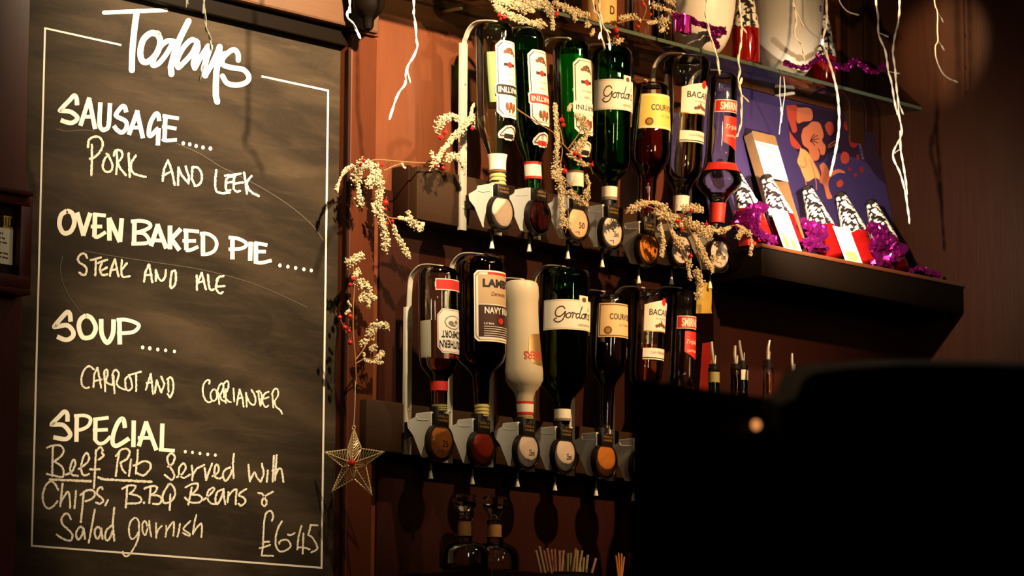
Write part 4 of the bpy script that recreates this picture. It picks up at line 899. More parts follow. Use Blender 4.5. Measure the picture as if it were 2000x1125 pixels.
M['purple'] = mat('purple_print', (.034, .02, .088), .55); sheet = obj('printed_sheet', bm, M['purple'], dp, False)
M['peach'] = mat('peach_print', (.46, .125, .06), .5); M['coral'] = mat('coral_print', (.36, .042, .026), .5); M['deepred'] = mat('deep_red_print', (.20, .013, .011), .5); M['cream'] = mat('cream_print', (.50, .28, .10), .5); M['plum'] = mat('plum_print', (.018, .006, .022), .5)
K = .19560
def c4(x, y): return (1400 + x * K, 140 + y * K)
PL = [0]
def print_poly(name, pts, m, smooth=True):
    q = [Vector((*c4(x, y), 0)) for x, y in pts]
    if smooth: q = catmull(q + [q[0]], 4)[:-1]
    bm = BM(); PL[0] += .00006
    bm.faces.new([bm.verts.new(panel_pt(v.x, v.y, .0005 + PL[0])) for v in q]); bmesh.ops.triangulate(bm, faces=bm.faces)
    return obj(name, bm, m, sheet, False)
def print_lines(name, strokes, w, m):
    bm = BM(); PL[0] += .00006
    for st in strokes: strip2(bm, catmull([Vector((*c4(x, y), 0)) for x, y in st], 5), w, 0, 3)
    for v in bm.verts: v.co = panel_pt(v.co.x, v.co.y, .0005 + PL[0])
    return obj(name, bm, m, sheet, False)
print_poly('dark_ground', [(720, 330), (1000, 330), (1300, 345), (1500, 370), (1640, 500), (1700, 800), (1760, 1150), (1600, 1050), (1480, 900), (1300, 840), (1130, 800), (1050, 900), (930, 880), (790, 780), (720, 600)], M['plum'])
print_poly('printed_petal', [(690, 340), (795, 340), (800, 440), (790, 520), (800, 590), (760, 610), (730, 530), (705, 450)], M['coral'])
print_poly('printed_petal', [(800, 360), (935, 370), (950, 480), (860, 500), (800, 510)], M['peach'])
print_poly('printed_flower', [(840, 640), (862, 570), (905, 540), (950, 500), (1020, 510), (1050, 570), (1065, 640), (1050, 690), (1085, 750), (1070, 830), (1030, 830), (1010, 880), (960, 890), (925, 850), (915, 780), (860, 730)], M['peach'])
print_lines('printed_stamens', [[(930, 700), (950, 650), (975, 625)], [(940, 690), (975, 650), (1005, 640)], [(940, 690), (985, 675), (1015, 670)], [(945, 695), (980, 700), (1005, 715)], [(935, 700), (960, 715), (975, 740)], [(1010, 770), (1025, 800), (1030, 840)]], 1.6, M['plum'])
for pts, m in (([(1075, 540), (1110, 500), (1155, 520), (1165, 590), (1130, 640), (1095, 600)], 'coral'), ([(1310, 640), (1350, 610), (1400, 640), (1405, 720), (1375, 760), (1330, 740)], 'deepred'), ([(1230, 850), (1260, 800), (1310, 820), (1320, 880), (1290, 920), (1245, 910)], 'coral'), ([(1270, 500), (1320, 500), (1330, 560), (1290, 590), (1262, 550)], 'deepred'), ([(1390, 830), (1415, 830), (1420, 880), (1395, 885)], 'deepred'),
               ([(1020, 940), (1060, 910), (1100, 950), (1130, 1010), (1180, 980), (1240, 980), (1280, 1015), (1220, 1010), (1170, 1030), (1130, 1060), (1110, 1125), (1125, 1200), (1150, 1260), (1100, 1270), (1080, 1200), (1060, 1130), (1020, 1100), (1040, 1020)], 'peach'), ([(720, 590), (760, 650), (800, 700), (840, 760), (790, 770), (735, 720)], 'coral'), ([(830, 760), (900, 800), (960, 900), (1010, 1000), (1020, 1080), (980, 1060), (900, 1100), (860, 1040), (830, 960), (800, 900), (820, 820)], 'cream'), ([(1300, 960), (1330, 960), (1340, 985), (1310, 990)], 'deepred'), ([(1420, 960), (1455, 950), (1460, 1000), (1430, 1010)], 'deepred'), ([(1360, 1020), (1390, 1015), (1395, 1045), (1370, 1050)], 'deepred'), ([(1190, 1110), (1230, 1080), (1260, 1110), (1240, 1150), (1200, 1150)], 'coral')):
    print_poly('printed_petal', pts, M[m])
print_lines('printed_vines', [[(870, 860), (890, 930), (860, 960), (830, 940)], [(930, 880), (960, 980), (985, 1090), (990, 1180)], [(960, 900), (1010, 1000), (1040, 1100)], [(1110, 740), (1150, 710), (1190, 690)], [(1110, 760), (1150, 740), (1185, 720)], [(880, 1090), (900, 1160), (960, 1230)]], 1.8, M['peach'])
b2 = text_mesh('BACARDI', 0); fit(b2, 0, .062, 0, .012)
tp = panel_pt(1687, 312)
for v in b2.verts: v.co = tp + upv * v.co.x + Vector((-1, 0, 0)) * v.co.y + nrm * .0004
obj('panel_lettering', b2, mat('lilac_print', (.16, .12, .30), .5), sheet, False)
# gift box leaning between the bottles and the panel
bx, by, bz = on_shelf(1540, .188); BT = R(19); w, h, t = .092, .352, .030
gb = thing('gift_box', 'tall leaning gift box with white lid front and open brown window', 'box', (bx + w / 2, by, bz + t * math.sin(BT)), None, (-BT, 0, 0))
M['kraft'] = mat('brown_box_card', (.24, .13, .055), .6, noise=.15, nscale=20)
bm = BM(); box(bm, (-w / 2, t - .002, 0), (w / 2, t, h)); box(bm, (-w / 2, 0, 0), (-w / 2 + .002, t, h)); box(bm, (w / 2 - .002, 0, 0), (w / 2, t, h)); box(bm, (-w / 2, 0, 0), (w / 2, t, .002)); box(bm, (-w / 2, 0, h - .002), (w / 2, t, h))
obj('box_tray', bm, M['kraft'], gb, False, local=True)
bm = BM(); box(bm, (-w / 2 - .0006, -.0015, h - .130), (w / 2 + .0006, 0, h), .0004); lf = obj('lid_front', bm, M['card'], gb, False, local=True)
bm = BM(); box(bm, (-w / 2 - .0007, -.0020, h - .028), (w / 2 + .0007, -.0012, h + .0005)); obj('tan_header', bm, M['kraft'], lf, False, local=True)
bm = BM()
for st in ([(-.01, h - .075), (.002, h - .06), (.012, h - .085)], [(.0, h - .098), (.01, h - .08), (.018, h - .09)], [(-.03, h - .036), (.03, h - .040)]): strip2(bm, [Vector((*p, 0)) for p in st], .0022, 0, 0)
flat_local(bm, -.0021); obj('gold_sketch', bm, M['gold'], lf, False, local=True)
bm = BM(); box(bm, (-w / 2 + .012, t - .012, .02), (w / 2 - .02, t - .006, .16)); obj('box_insert', bm, M['kraft'], gb, False, local=True)
# red carton with a white letter, behind the vodka bottle
p = P(1388, 430, .06); x = sx0 + .028
rc = thing('red_carton', 'red carton with white lettering behind the neck of the vodka bottle', 'carton', (x, -.235, SZ))
bm = BM(); box(bm, (x - .026, -.252, SZ + .0005), (x + .022, -.222, SZ + .095), .001); obj('carton', bm, M['redink'], rc)
b2 = text_mesh('R', .02); fit(b2, x - .020, x + .004, SZ + .055, SZ + .088)
for v in b2.verts: v.co = Vector((v.co.x, -.2525, v.co.y))
obj('carton_lettering', b2, M['paper'], rc, False)

# ------------------------------------------------------------------ purple foil
def foil(label, path, o, wpx, zmin):
    pts = resample(catmull([Vector((x, y, 0)) for x, y in path], 8), wpx * .62); bm = BM()
    for i, p in enumerate(pts):
        c = P(p.x, p.y, o[0] + (o[1] - o[0]) * i / max(1, len(pts) - 1)); r = wpx * .88 * S(c) * random.uniform(.55, 1.0)
        g = bmesh.ops.create_icosphere(bm, subdivisions=2, radius=1.0); sx, sy, sz = random.uniform(.7, 1.3), random.uniform(.4, .7), random.uniform(.6, 1.1); sh = random.uniform(-.6, .6)
        for v in g['verts']:
            k = r * random.uniform(.35, 1.15); v.co = c + Vector(((v.co.x + sh * v.co.z) * k * sx, v.co.y * k * sy, v.co.z * k * sz))
    lo = min(v.co.z for v in bm.verts)
    if lo < zmin + .0008:
        for v in bm.verts: v.co.z = zmin + .0008 + (v.co.z - lo) * .9 if v.co.z < zmin + .02 else v.co.z
    ob = obj('foil_garland', bm, M['foil'], None, False, origin=P(*path[0], o[0])); tag(ob, label, 'foil garland', 'purple foil garlands')
foil('crumpled purple foil at the left end of the wooden shelf, around the first leaning bottle', [(1440, 440), (1462, 415), (1486, 405), (1470, 440), (1490, 465), (1510, 472)], (.258, .262), 24, SZ)
foil('crumpled purple foil between the bottle-drawing card and the bare red bottle', [(1572, 435), (1590, 450), (1604, 448), (1592, 470), (1575, 478), (1612, 488)], (.275, .28), 22, SZ)
foil('crumpled purple foil at the right end of the wooden shelf, over the last leaning bottle', [(1702, 445), (1722, 455), (1708, 480), (1735, 470), (1757, 492), (1730, 508), (1712, 515)], (.275, .275), 26, SZ)
foil('last small tuft of purple foil lying at the far right on the wooden shelf', [(1778, 529), (1795, 524), (1812, 530), (1835, 538)], (.25, .25), 10, SZ)
foil('magenta foil hanging behind the glass shelf edge, left of the first ice bucket base', [(1318, 72), (1340, 66), (1356, 82), (1385, 92), (1412, 98), (1392, 112), (1402, 135)], (.186, .186), 14, GZ)
foil('thin purple foil strip lying along the right end of the glass shelf', [(1535, 192), (1550, 197), (1575, 200), (1600, 178), (1622, 186), (1650, 198), (1672, 180), (1690, 196), (1712, 204), (1730, 186)], (.196, .196), 13, GZ)

# ------------------------------------------------------------------ spirit bottles and a glass at the left of the glass shelf
def shelf_bottle(cx, o, r, h, gm, lm, label, name='spirit_bottle', lab=None, text=None):
    c = P(cx, 60, o); rt = thing(name, label, 'bottle', (c.x, c.y, GZ), 'spirit bottles on the glass shelf')
    pr = [(0, .012), (r * .72, .002), (r * .95, 0), (r, .006), (r, h * .62), (r * .9, h * .70), (r * .5, h * .78), (r * .33, h * .84), (r * .31, h), (0, h)]
    bm = BM(); lathe(bm, [(a, GZ + .0005 + z) for a, z in pr], base=(c.x, c.y), seg=40); obj('glass_body', bm, gm, rt)
    if lm:
        bm = BM(); lathe(bm, [(0, GZ + .014), (r * .9, GZ + .006), (r * .94, GZ + h * .6), (0, GZ + h * .6)], base=(c.x, c.y), seg=32); obj('liquid', bm, lm, rt)
    if lab:
        z0, z1 = lab; bm = BM(); n = 30; prev = None
        for k in range(n + 1):
            a = R(-125 + 210 * k / n); cur = [bm.verts.new((c.x + (r + .0008) * math.sin(a), c.y - (r + .0008) * math.cos(a), GZ + z)) for z in (z0, z1)]
            if prev: bm.faces.new((prev[0], cur[0], cur[1], prev[1]))
            prev = cur
        L = obj('label', bm, M['orange'], rt)
        if text:
            b2 = text_mesh(text, .02); fit(b2, -62, 10, GZ + z0 + (z1 - z0) * .34, GZ + z0 + (z1 - z0) * .58)
            for d in range(-60, 12, 7): bmesh.ops.bisect_plane(b2, geom=b2.verts[:] + b2.edges[:] + b2.faces[:], plane_co=(d + .03, 0, 0), plane_no=(1, 0, 0))
            for v in b2.verts: a = R(v.co.x); v.co = Vector((c.x + (r + .0014) * math.sin(a), c.y - (r + .0014) * math.cos(a), v.co.y))
            obj('label_lettering', b2, M['ink'], L, False)
M['orange'] = mat('orange_label_paper', (.66, .36, .10), .6)
shelf_bottle(1170, .085, .042, .27, M['g_brown'], M['l_dark'], 'dark bottle with orange label standing on the glass shelf behind the frosted twigs', lab=(.012, .10), text='L    D')
shelf_bottle(1256, .09, .041, .28, M['g_clear'], None, 'empty clear bottle on the glass shelf, over the yellow-labelled cognac bottle')
shelf_bottle(1080, .08, .030, .25, M['g_brown'], M['l_dark'], 'slim brown bottle on the glass shelf, above the green vermouth bottle')
shelf_bottle(898, .085, .046, .26, M['g_dkgreen'], M['l_dark'], 'squat dark green bottle at the left end of the glass shelf')
shelf_bottle(1307, .12, .012, .20, M['g_clear'], None, 'thin clear glass tube bottle left of the plain ice bucket')

# ------------------------------------------------------------------ icicle light strands
M['bulb'] = mat('lit_bulb', (1.0, .72, .42), .2, emit=6.0); M['bulb_off'] = mat('unlit_bulb', (.85, .78, .62), .15, trans=.3); M['bulb_red'] = mat('lit_orange_bulb', (1.0, .22, .04), .2, emit=14.0)
SOFF = .32
def strand(label, paths, sides=(), lit=(), red=(), r=.00165, o=None, twist=True, top=True):
    SI[0] += 1; o = o or SOFF + (.012 if SI[0] % 2 else -.006)
    p = paths[0]
    rt = thing('icicle_light_strand', label, 'light strand', P(*p[-1], o), 'icicle light strands hanging in front of the wall')
    for path in paths:
        q = [P(x, y, o) for x, y in path]
        if top and path is paths[0]: q = [Vector((q[0].x + .004, q[0].y, TOPZ)), Vector((q[0].x - .004, q[0].y, (TOPZ + q[0].z) / 2))] + q
        q = resample(catmull(q, 5), .0035); bm = BM(); ph = random.uniform(0, 6)
        for s in ((0, math.pi) if twist else (0,)):
            pts = []
            for i, v in enumerate(q):
                a = ph + i * .42 + s; k = .00135 if twist else 0
                pts.append(v + Vector((math.cos(a) * k, math.sin(a) * k, 0)))
            tube(bm, pts, r, 6)
        obj('cable', bm, M['cable'], rt)
    def bulb(a, b, m):
        a, b = P(*a, o), P(*b, o); d = (b - a).normalized(); bm = BM(); tube(bm, [a, b], .0012, 6); obj('cable', bm, M['cable'], rt)
        bm = BM(); tube(bm, [b - d * .010, b - d * .004, b, b + d * .004, b + d * .006], [.0022, .0026, .0026, .0018, .0006], 10); obj('bulb', bm, m, rt)
    for k, (a, b) in enumerate(sides): bulb(a, b, M['bulb_red'] if k in red else (M['bulb'] if k in lit else M['bulb_off']))
TOPZ = 3.30; SI = [0]
strand('white light strand whose lower end hangs in front of the painted word Todays', [[(398, 0), (396, 8), (400, 24), (401, 43), (403, 58), (408, 67), (411, 80), (412, 92)]], [((398, 128), (391, 153)), ((411, 82), (412, 94))])
strand('tip of a light strand just showing over the dark top rail of the chalkboard', [[(364, -30), (365, 0), (366, 8)]], [((363, 0), (363, 10))])
strand('short bright light strand in front of the chalkboard corner beside the drop finial', [[(683, 0), (682, 14), (678, 27), (680, 37), (690, 46), (696, 59), (701, 68)]], [((698, 62), (702, 71))], lit=(0,))
strand('long light strand hanging over bare red-brown panel, left of the first vermouth bottle', [[(808, 0), (808, 27), (812, 53), (813, 77), (815, 91), (807, 112), (797, 128), (792, 149), (791, 165), (779, 181), (771, 200), (764, 222)]], [((795, 133), (800, 158)), ((769, 205), (762, 229))], lit=(1,))
strand('left of two light strands ending over the green gin bottle', [[(1158, 0), (1167, 27), (1174, 54), (1173, 68), (1179, 84)]], [((1173, 62), (1171, 72)), ((1177, 80), (1180, 91))], lit=(0,))
strand('right of two light strands ending over the green gin bottle', [[(1170, 0), (1173, 27), (1178, 52), (1185, 61), (1189, 76), (1191, 88)]], [((1181, 55), (1190, 62)), ((1190, 82), (1191, 93))], lit=(1,))
strand('light strand crossing the plain white ice bucket and the glass shelf edge', [[(1380, 0), (1379, 27), (1386, 66), (1394, 91), (1401, 115), (1404, 138)]], [((1377, 20), (1379, 32)), ((1403, 130), (1405, 142))])
strand('light strand with one glowing orange bulb beside the last upper vodka bottle', [[(1444, 0), (1448, 45), (1447, 85), (1442, 115), (1445, 139), (1442, 157), (1448, 187), (1448, 218), (1447, 242), (1439, 268)]], [((1445, 168), (1448, 156)), ((1450, 186), (1460, 197)), ((1449, 52), (1456, 62))], red=(0,))
strand('thin light strand dangling in front of the flower-marked ice bucket', [[(1549, 0), (1552, 12), (1555, 42), (1551, 66), (1560, 80), (1566, 88), (1569, 105), (1572, 120)]], [((1556, 24), (1569, 51))], r=.0011)
strand('bright light strand falling from the right ice bucket down over the floral panel', [[(1614, 0), (1614, 45), (1607, 79), (1614, 106), (1627, 145), (1636, 187), (1639, 236), (1636, 272), (1628, 314), (1623, 336)]], [((1608, 70), (1606, 84)), ((1624, 325), (1622, 340))], lit=(0,), r=.0021)
strand('short curved light strand in front of the golden wooden strip at the top', [[(1636, -20), (1640, 3), (1651, 19), (1661, 25), (1668, 27)]], [((1662, 25), (1675, 29))], twist=False)
strand('left of the two entwined light strands crossing the right end of the glass shelf', [[(1711, 0), (1715, 32), (1716, 67), (1729, 99), (1735, 139), (1741, 160), (1747, 197), (1753, 224)]], [((1717, 64), (1733, 71)), ((1737, 140), (1755, 143))])
strand('longest light strand, right of the entwined pair, ending low beside the dark side wall', [[(1757, 0), (1755, 40), (1748, 69), (1744, 101), (1748, 133), (1751, 171), (1755, 203), (1755, 221), (1760, 245), (1760, 266), (1744, 302), (1758, 338), (1768, 374), (1772, 400), (1776, 428)], [(1759, 255), (1759, 290), (1764, 320), (1770, 360), (1771, 380)]], [((1757, 205), (1763, 220)), ((1757, 292), (1745, 300)), ((1775, 415), (1776, 433))])
strand('rightmost light strand, hanging in front of the lit patch on the side wall', [[(1825, 0), (1831, 24), (1831, 59), (1832, 80), (1827, 91), (1829, 115), (1840, 141), (1853, 153), (1862, 157)]], [((1832, 24), (1841, 41)), ((1833, 80), (1843, 96)), ((1856, 154), (1869, 160))], twist=False)
strand('faint light strand hanging behind the glass shelf, between flower-marked bucket and gift box', [[(1524, 150), (1523, 185), (1526, 215), (1524, 240), (1522, 262)], [(1531, 150), (1533, 180), (1529, 210), (1526, 240)]], [((1524, 210), (1527, 220))], o=.20, r=.0011, top=False, twist=False)
bm = BM(); q = [Vector((P(300, 0, SOFF).x + .2 * k, -SOFF, TOPZ + .012 * math.sin(k * 1.7))) for k in range(18) if P(300, 0, SOFF).x + .2 * k < XR] + [Vector((XR - .001, -SOFF, TOPZ))]
tube(bm, catmull(q, 4), .003, 8); tag(obj('light_string_cable', bm, M['cable'], None, origin=q[0]), 'main white cable carrying the icicle light strands above the picture', 'cable')

# ------------------------------------------------------------------ frosted twigs with red berries
def twig(label, stems, leaves, berries, o, rad=7, dens=1.0, size=3.0):
    c = P(*stems[0][0], o); rt = thing('frosted_twig', label, 'twig', c, 'frosted twigs with red berries')
    s = S(c); bm = BM()
    for st in stems:
        q = catmull([P(x, y, o + random.uniform(-.004, .004)) for x, y in st], 5); tube(bm, q, [.0017 - .0008 * i / len(q) for i in range(len(q))], 6)
    stem_o = obj('stem', bm, M['stem'], rt)
    for path, r_ in leaves:
        bm = BM(); q = resample(catmull([P(x, y, o) for x, y in path], 6), .003)
        vf = 1.0
        for iv, v in enumerate(q):
            if iv % 5 == 0: vf = random.uniform(.35, 1.35)
            for k in range(max(2, int(13 * dens * (r_ / 7)))):
                d = Vector((random.gauss(0, 1), random.gauss(0, 1), random.gauss(0, 1))).normalized() * r_ * 1.15 * vf * s * random.random() ** .55
                d.y *= .7; b = v + d
                if random.random() < .35: tube(bm, [v, b], .0005, 3, False)
                ball(bm, b, size * s * random.uniform(.35, .85), 1, (random.uniform(.7, 1.2), 1, random.uniform(.7, 1.3)))
        obj('seed_cluster', bm, M['frost'], rt)
    for x, y, r_ in berries:
        bm = BM(); b = P(x, y, o + .008); ball(bm, b, r_ * s, 2); n = P(x + random.uniform(-3, 3), y - 2 * r_, o); tube(bm, [b, n], .0006, 4, False); obj('berry', bm, M['berry'], rt)
twig('frosted berry twig arching from the batten and drooping beside the chalkboard edge', [[(868, 320), (800, 317), (765, 314), (735, 312), (712, 318), (690, 326), (668, 345)], [(738, 316), (738, 345), (740, 378), (744, 408), (750, 440), (752, 488)], [(744, 408), (758, 424), (780, 427), (800, 428), (824, 436)], [(754, 420), (768, 445), (783, 475), (797, 500)], [(790, 318), (770, 324), (750, 333)]],
     [([(688, 322), (672, 335), (662, 355), (657, 374)], 5), ([(708, 318), (697, 340), (700, 370), (703, 396)], 10), ([(725, 325), (728, 345), (720, 360)], 9), ([(738, 335), (742, 375), (740, 400), (746, 430), (752, 460), (754, 484)], 11), ([(728, 400), (732, 415)], 7), ([(780, 425), (800, 432), (818, 445), (826, 438)], 8), ([(797, 415), (801, 428)], 4), ([(768, 445), (780, 470), (790, 488), (798, 501)], 7), ([(700, 320), (730, 322)], 8), ([(785, 320), (790, 328)], 5)], [(711, 313, 3.6), (705, 321, 3), (745, 322, 4), (753, 396, 6), (754, 409, 3), (767, 432, 3.2), (757, 437, 3)], .10)
twig('frosted berry twig standing upright low down beside the chalkboard edge', [[(696, 750), (694, 700), (690, 650), (690, 600), (692, 560), (690, 520), (692, 500)], [(693, 705), (708, 685), (722, 660), (735, 640), (748, 632)], [(684, 668), (674, 645), (664, 622)], [(692, 712), (715, 700), (735, 705), (750, 690)]],
     [([(680, 515), (692, 505), (705, 500)], 9), ([(690, 540), (700, 530)], 9), ([(700, 552), (718, 560), (722, 575), (731, 583)], 9), ([(703, 590), (712, 580)], 8), ([(680, 590), (684, 597)], 4), ([(720, 600), (720, 585)], 6), ([(722, 655), (730, 640), (745, 632), (756, 640)], 10), ([(706, 672), (718, 665)], 6), ([(725, 682), (731, 680)], 6), ([(735, 702), (748, 688)], 6), ([(710, 690), (715, 705), (748, 708)], 4), ([(676, 612), (682, 606)], 4)], [(690, 545, 5), (684, 556, 4), (684, 618, 5), (664, 620, 4.5), (674, 640, 5), (682, 647, 4), (684, 669, 5)], .10)
twig('frosted berry twig reaching across the first rail of the upper row', [[(842, 328), (860, 300), (880, 277), (902, 255), (920, 235), (934, 214)], [(868, 318), (885, 308), (900, 318), (905, 330)]],
     [([(845, 325), (862, 298), (882, 272), (905, 248), (928, 225)], 8), ([(856, 250), (862, 235), (880, 228), (895, 232)], 9), ([(872, 312), (885, 303), (902, 315), (906, 328)], 7), ([(925, 205), (920, 225), (930, 245)], 8), ([(845, 308), (842, 300)], 5)], [(861, 268, 5.5), (870, 259, 5), (923, 251, 4), (852, 324, 4), (866, 328, 4)], .125)
twig('thick frosted twig lying on the glass shelf over the first vermouth bottles', [[(955, -5), (1000, 8), (1060, 15), (1110, 18), (1150, 35), (1172, 42)], [(965, 15), (1000, 32), (1040, 44), (1062, 46)]],
     [([(960, -5), (990, 5), (1030, 8), (1070, 8)], 12), ([(968, 14), (995, 30), (1030, 42), (1060, 48)], 9), ([(1072, 15), (1078, 35), (1080, 54)], 8), ([(1085, 5), (1105, 15), (1130, 25), (1150, 32)], 8), ([(1118, 25), (1124, 40)], 5), ([(1150, 45), (1145, 52)], 6), ([(1158, 60), (1155, 68)], 6), ([(1020, 15), (1040, 20)], 10)], [(975, 29, 4), (985, 34, 4), (1087, 28, 5), (1024, 1, 4), (978, 37, 3)], .175, dens=1.3)
twig('sparse frosted twig lying on the glass shelf left of the plain ice bucket', [[(1205, 45), (1240, 38), (1280, 40), (1310, 30), (1322, 20)], [(1250, -5), (1262, 15), (1255, 40)]],
     [([(1212, 35), (1235, 32), (1250, 40)], 7), ([(1265, 45), (1290, 42), (1312, 35)], 9), ([(1290, 60), (1300, 55)], 7), ([(1200, 82), (1215, 78)], 7), ([(1275, 10), (1300, 18), (1318, 28)], 7), ([(1300, -2), (1316, 8)], 7)], [(1203, 59, 6), (1256, 8, 4), (1246, 52, 4), (1270, 28, 3.5), (1206, 71, 3)], .17, dens=.8, size=2.6)
twig('frosted berry twig hanging in front of the green vermouth bottle and its optic', [[(1008, 212), (1050, 240), (1084, 262), (1098, 290), (1094, 330), (1102, 370), (1110, 420), (1104, 455)], [(1098, 280), (1125, 308), (1150, 322), (1158, 340)], [(1100, 282), (1092, 240), (1086, 205)], [(1110, 290), (1130, 262), (1140, 240)], [(1104, 350), (1130, 385), (1150, 395)]],
     [([(1084, 205), (1086, 240), (1088, 280), (1086, 310)], 9), ([(1085, 320), (1095, 360), (1098, 400), (1100, 440)], 11), ([(1125, 225), (1142, 245), (1145, 265), (1132, 285), (1122, 296)], 11), ([(1115, 205), (1110, 215)], 7), ([(1112, 300), (1135, 318), (1155, 325)], 6), ([(1145, 345), (1150, 365), (1142, 385)], 9), ([(1110, 375), (1130, 390), (1146, 400)], 7), ([(1085, 350), (1078, 335)], 6), ([(1105, 430), (1112, 445)], 8)], [(1097, 234, 5), (1100, 244, 4.5), (1123, 300, 4.5), (1133, 306, 4), (1103, 334, 5.5), (1156, 322, 4)], .262, size=2.7)
twig('bushy frosted twig drooping in front of the last three optics of the upper row', [[(1222, 412), (1260, 402), (1300, 420), (1340, 440), (1358, 475), (1368, 515), (1372, 560)], [(1330, 438), (1370, 452), (1410, 446), (1445, 440), (1468, 462), (1468, 495)], [(1300, 420), (1312, 460), (1335, 500), (1347, 540)], [(1340, 440), (1320, 420), (1322, 400)]],
     [([(1228, 412), (1250, 400), (1275, 396), (1300, 405)], 8), ([(1280, 415), (1310, 425), (1330, 440)], 11), ([(1340, 430), (1365, 445), (1385, 460)], 11), ([(1355, 460), (1370, 490), (1385, 520)], 12), ([(1360, 530), (1370, 560), (1362, 578)], 9), ([(1290, 440), (1295, 470), (1292, 500)], 7), ([(1310, 450), (1330, 480)], 9), ([(1348, 500), (1345, 530), (1348, 545)], 6), ([(1440, 440), (1462, 455), (1468, 475), (1466, 495)], 5), ([(1375, 440), (1400, 452), (1425, 445)], 7), ([(1335, 408), (1350, 405), (1370, 410)], 8), ([(1395, 500), (1390, 530)], 7), ([(1450, 450), (1440, 465)], 5)], [(1324, 432, 5), (1332, 447, 4), (1349, 500, 4.5), (1350, 412, 4), (1380, 438, 4)], .272, dens=1.15, size=2.8)

# ------------------------------------------------------------------ hanging star
sc_ = P(691, 908, .115); s = S(sc_); fw = (CAM - sc_).normalized(); ru = Vector((0, 0, 1)).cross(fw).normalized(); ru = (ru * math.cos(R(14)) + fw * math.sin(R(14))); fn = ru.cross(Vector((0, 0, 1))).normalized(); uz = Vector((0, 0, 1))
if fn.dot(fw) < 0: fn = -fn
st = thing('wire_star', 'gold wire five-pointed star hanging on a thread between chalkboard and lower bottles', 'star ornament', sc_)
pts = [(690 - 691, 838), (751 - 691, 882), (728 - 691, 966), (648 - 691, 960), (632 - 691, 884)]
inn = [(15, 876), (24, 908), (1, 935), (-22, 912), (-13, 878)]
def sp(x, y, d=0): return sc_ + ru * (x * s) + uz * ((908 - y) * s) + fn * d
rim = [];
for k in range(5): rim += [pts[k], inn[k]]
fr_c, bk_c = sp(1, 906, .018), sp(1, 906, -.018)
bm = BM()
for k in range(10): tube(bm, [sp(*rim[k]), sp(*rim[(k + 1) % 10])], .0011, 6)
for k in range(5):
    tube(bm, [sp(*pts[k]), fr_c], .0011, 6); tube(bm, [sp(*inn[k]), fr_c], .0009, 6); tube(bm, [sp(*inn[k]), bk_c], .0009, 6)
obj('wire_frame', bm, mat('gold_wire', (.95, .74, .38), .35, .45), st)
bm = BM()
for k in range(10):
    a, b = sp(*rim[k]), sp(*rim[(k + 1) % 10]); tip = sp(*(rim[k] if k % 2 == 0 else rim[(k + 1) % 10])); base = b if k % 2 == 0 else a
    n = 9; q = []
    for j in range(n + 1):
        t = j / n; q.append(tip + (base - tip) * t); q.append(tip + (fr_c - tip) * (t + .5 / n) * .8)
    tube(bm, q, .0009, 4)
    for j in range(0, len(q), 1): ball(bm, q[j], .0021, 1)
obj('wire_weave', bm, bpy.data.materials['gold_wire'], st)
bm = BM(); ball(bm, fr_c + fn * .004, .0085, 2); obj('red_bead', bm, M['berry'], st)
bm = BM(); ring = [sp(-1 + 3.2 * math.cos(a), 835 + 4 * math.sin(a)) for a in [k * .5236 for k in range(13)]]; tube(bm, ring, .0008, 6); obj('hanging_ring', bm, bpy.data.materials['gold_wire'], st)
bm = BM(); tube(bm, [sp(-1, 832), sp(1, 790), P(694, 745, .1)], .0005, 5); obj('thread', bm, M['cable'], st)

# ------------------------------------------------------------------ on the back counter
def decanter(cx, o, y_stop, y_cup, y_neck, y_sh, hw, label):
    c = P(cx, y_sh, o); s = S(c); z = lambda y: P(cx, y, o).z; zb = CZ + .0006
    rt = thing('decanter', label, 'decanter', (c.x, c.y, zb), 'glass decanters on the back counter')
    n0 = z(y_neck); sh = z(y_sh); r = hw * s
    pr = [(0, zb + .008), (r * .9, zb), (r, zb + .006), (r, zb + .03)]
    for k in range(1, 8):
        t = k / 7 * math.pi / 2; pr.append((r * (.30 + .70 * math.cos(t)), zb + .03 + (sh - zb - .03) * math.sin(t)))
    pr += [(r * .29, n0 - .004), (r * .33, n0), (r * .26, n0)]
    inn = [(max(a - .003, 0), zz + (.004 if a > .01 and zz < zb + .01 else 0)) for a, zz in pr[:-1]]; inn[0] = (0, zb + .012)
    bm = BM(); lathe(bm, pr + inn[::-1], base=(c.x, c.y), seg=32); obj('glass_body', bm, M['g_clear'], rt)
    z1 = z(y_cup); bm = BM(); lathe(bm, [(0, sh + .012), (r * .24, sh + .012), (r * .25, n0), (r * .27, n0 + .001), (r * .27, z1 - .012), (0, z1 - .012)], base=(c.x, c.y), seg=24); obj('cork', bm, M['cork'], rt)
    zt = z(y_stop); k = r / .055
    bm = BM(); lathe(bm, [(0, z1 - .012), (r * .30, z1 - .012), (r * .34, z1 - .006), (r * .18, z1 + .002), (r * .24, z1 + .010), (r * .44, z1 + (zt - z1) * .45), (r * .52, z1 + (zt - z1) * .8), (r * .46, zt), (r * .30, zt - .004), (0, zt - .005)], base=(c.x, c.y), seg=10)
    ob = obj('stopper', bm, M['cutglass'], rt, False)
M['cutglass'] = mat('cut_glass', (.95, .92, .86), .02, trans=1, ior=1.5)
decanter(907, .20, 966, 1008, 1048, 1058, 49, 'left glass decanter with cork and cut glass stopper on the back counter')
decanter(966, .13, 971, 1014, 1050, 1060, 50, 'right glass decanter with cork and cut glass stopper on the back counter')
SC = [(.62, .50, .30), (.62, .30, .22), (.70, .42, .32), (.40, .42, .16), (.60, .36, .14), (.72, .60, .40)]
straw_m = [mat('straw_plastic_%s' % n, c, .35) for n, c in zip(('cream', 'pink', 'salmon', 'green', 'orange', 'pale'), SC)]
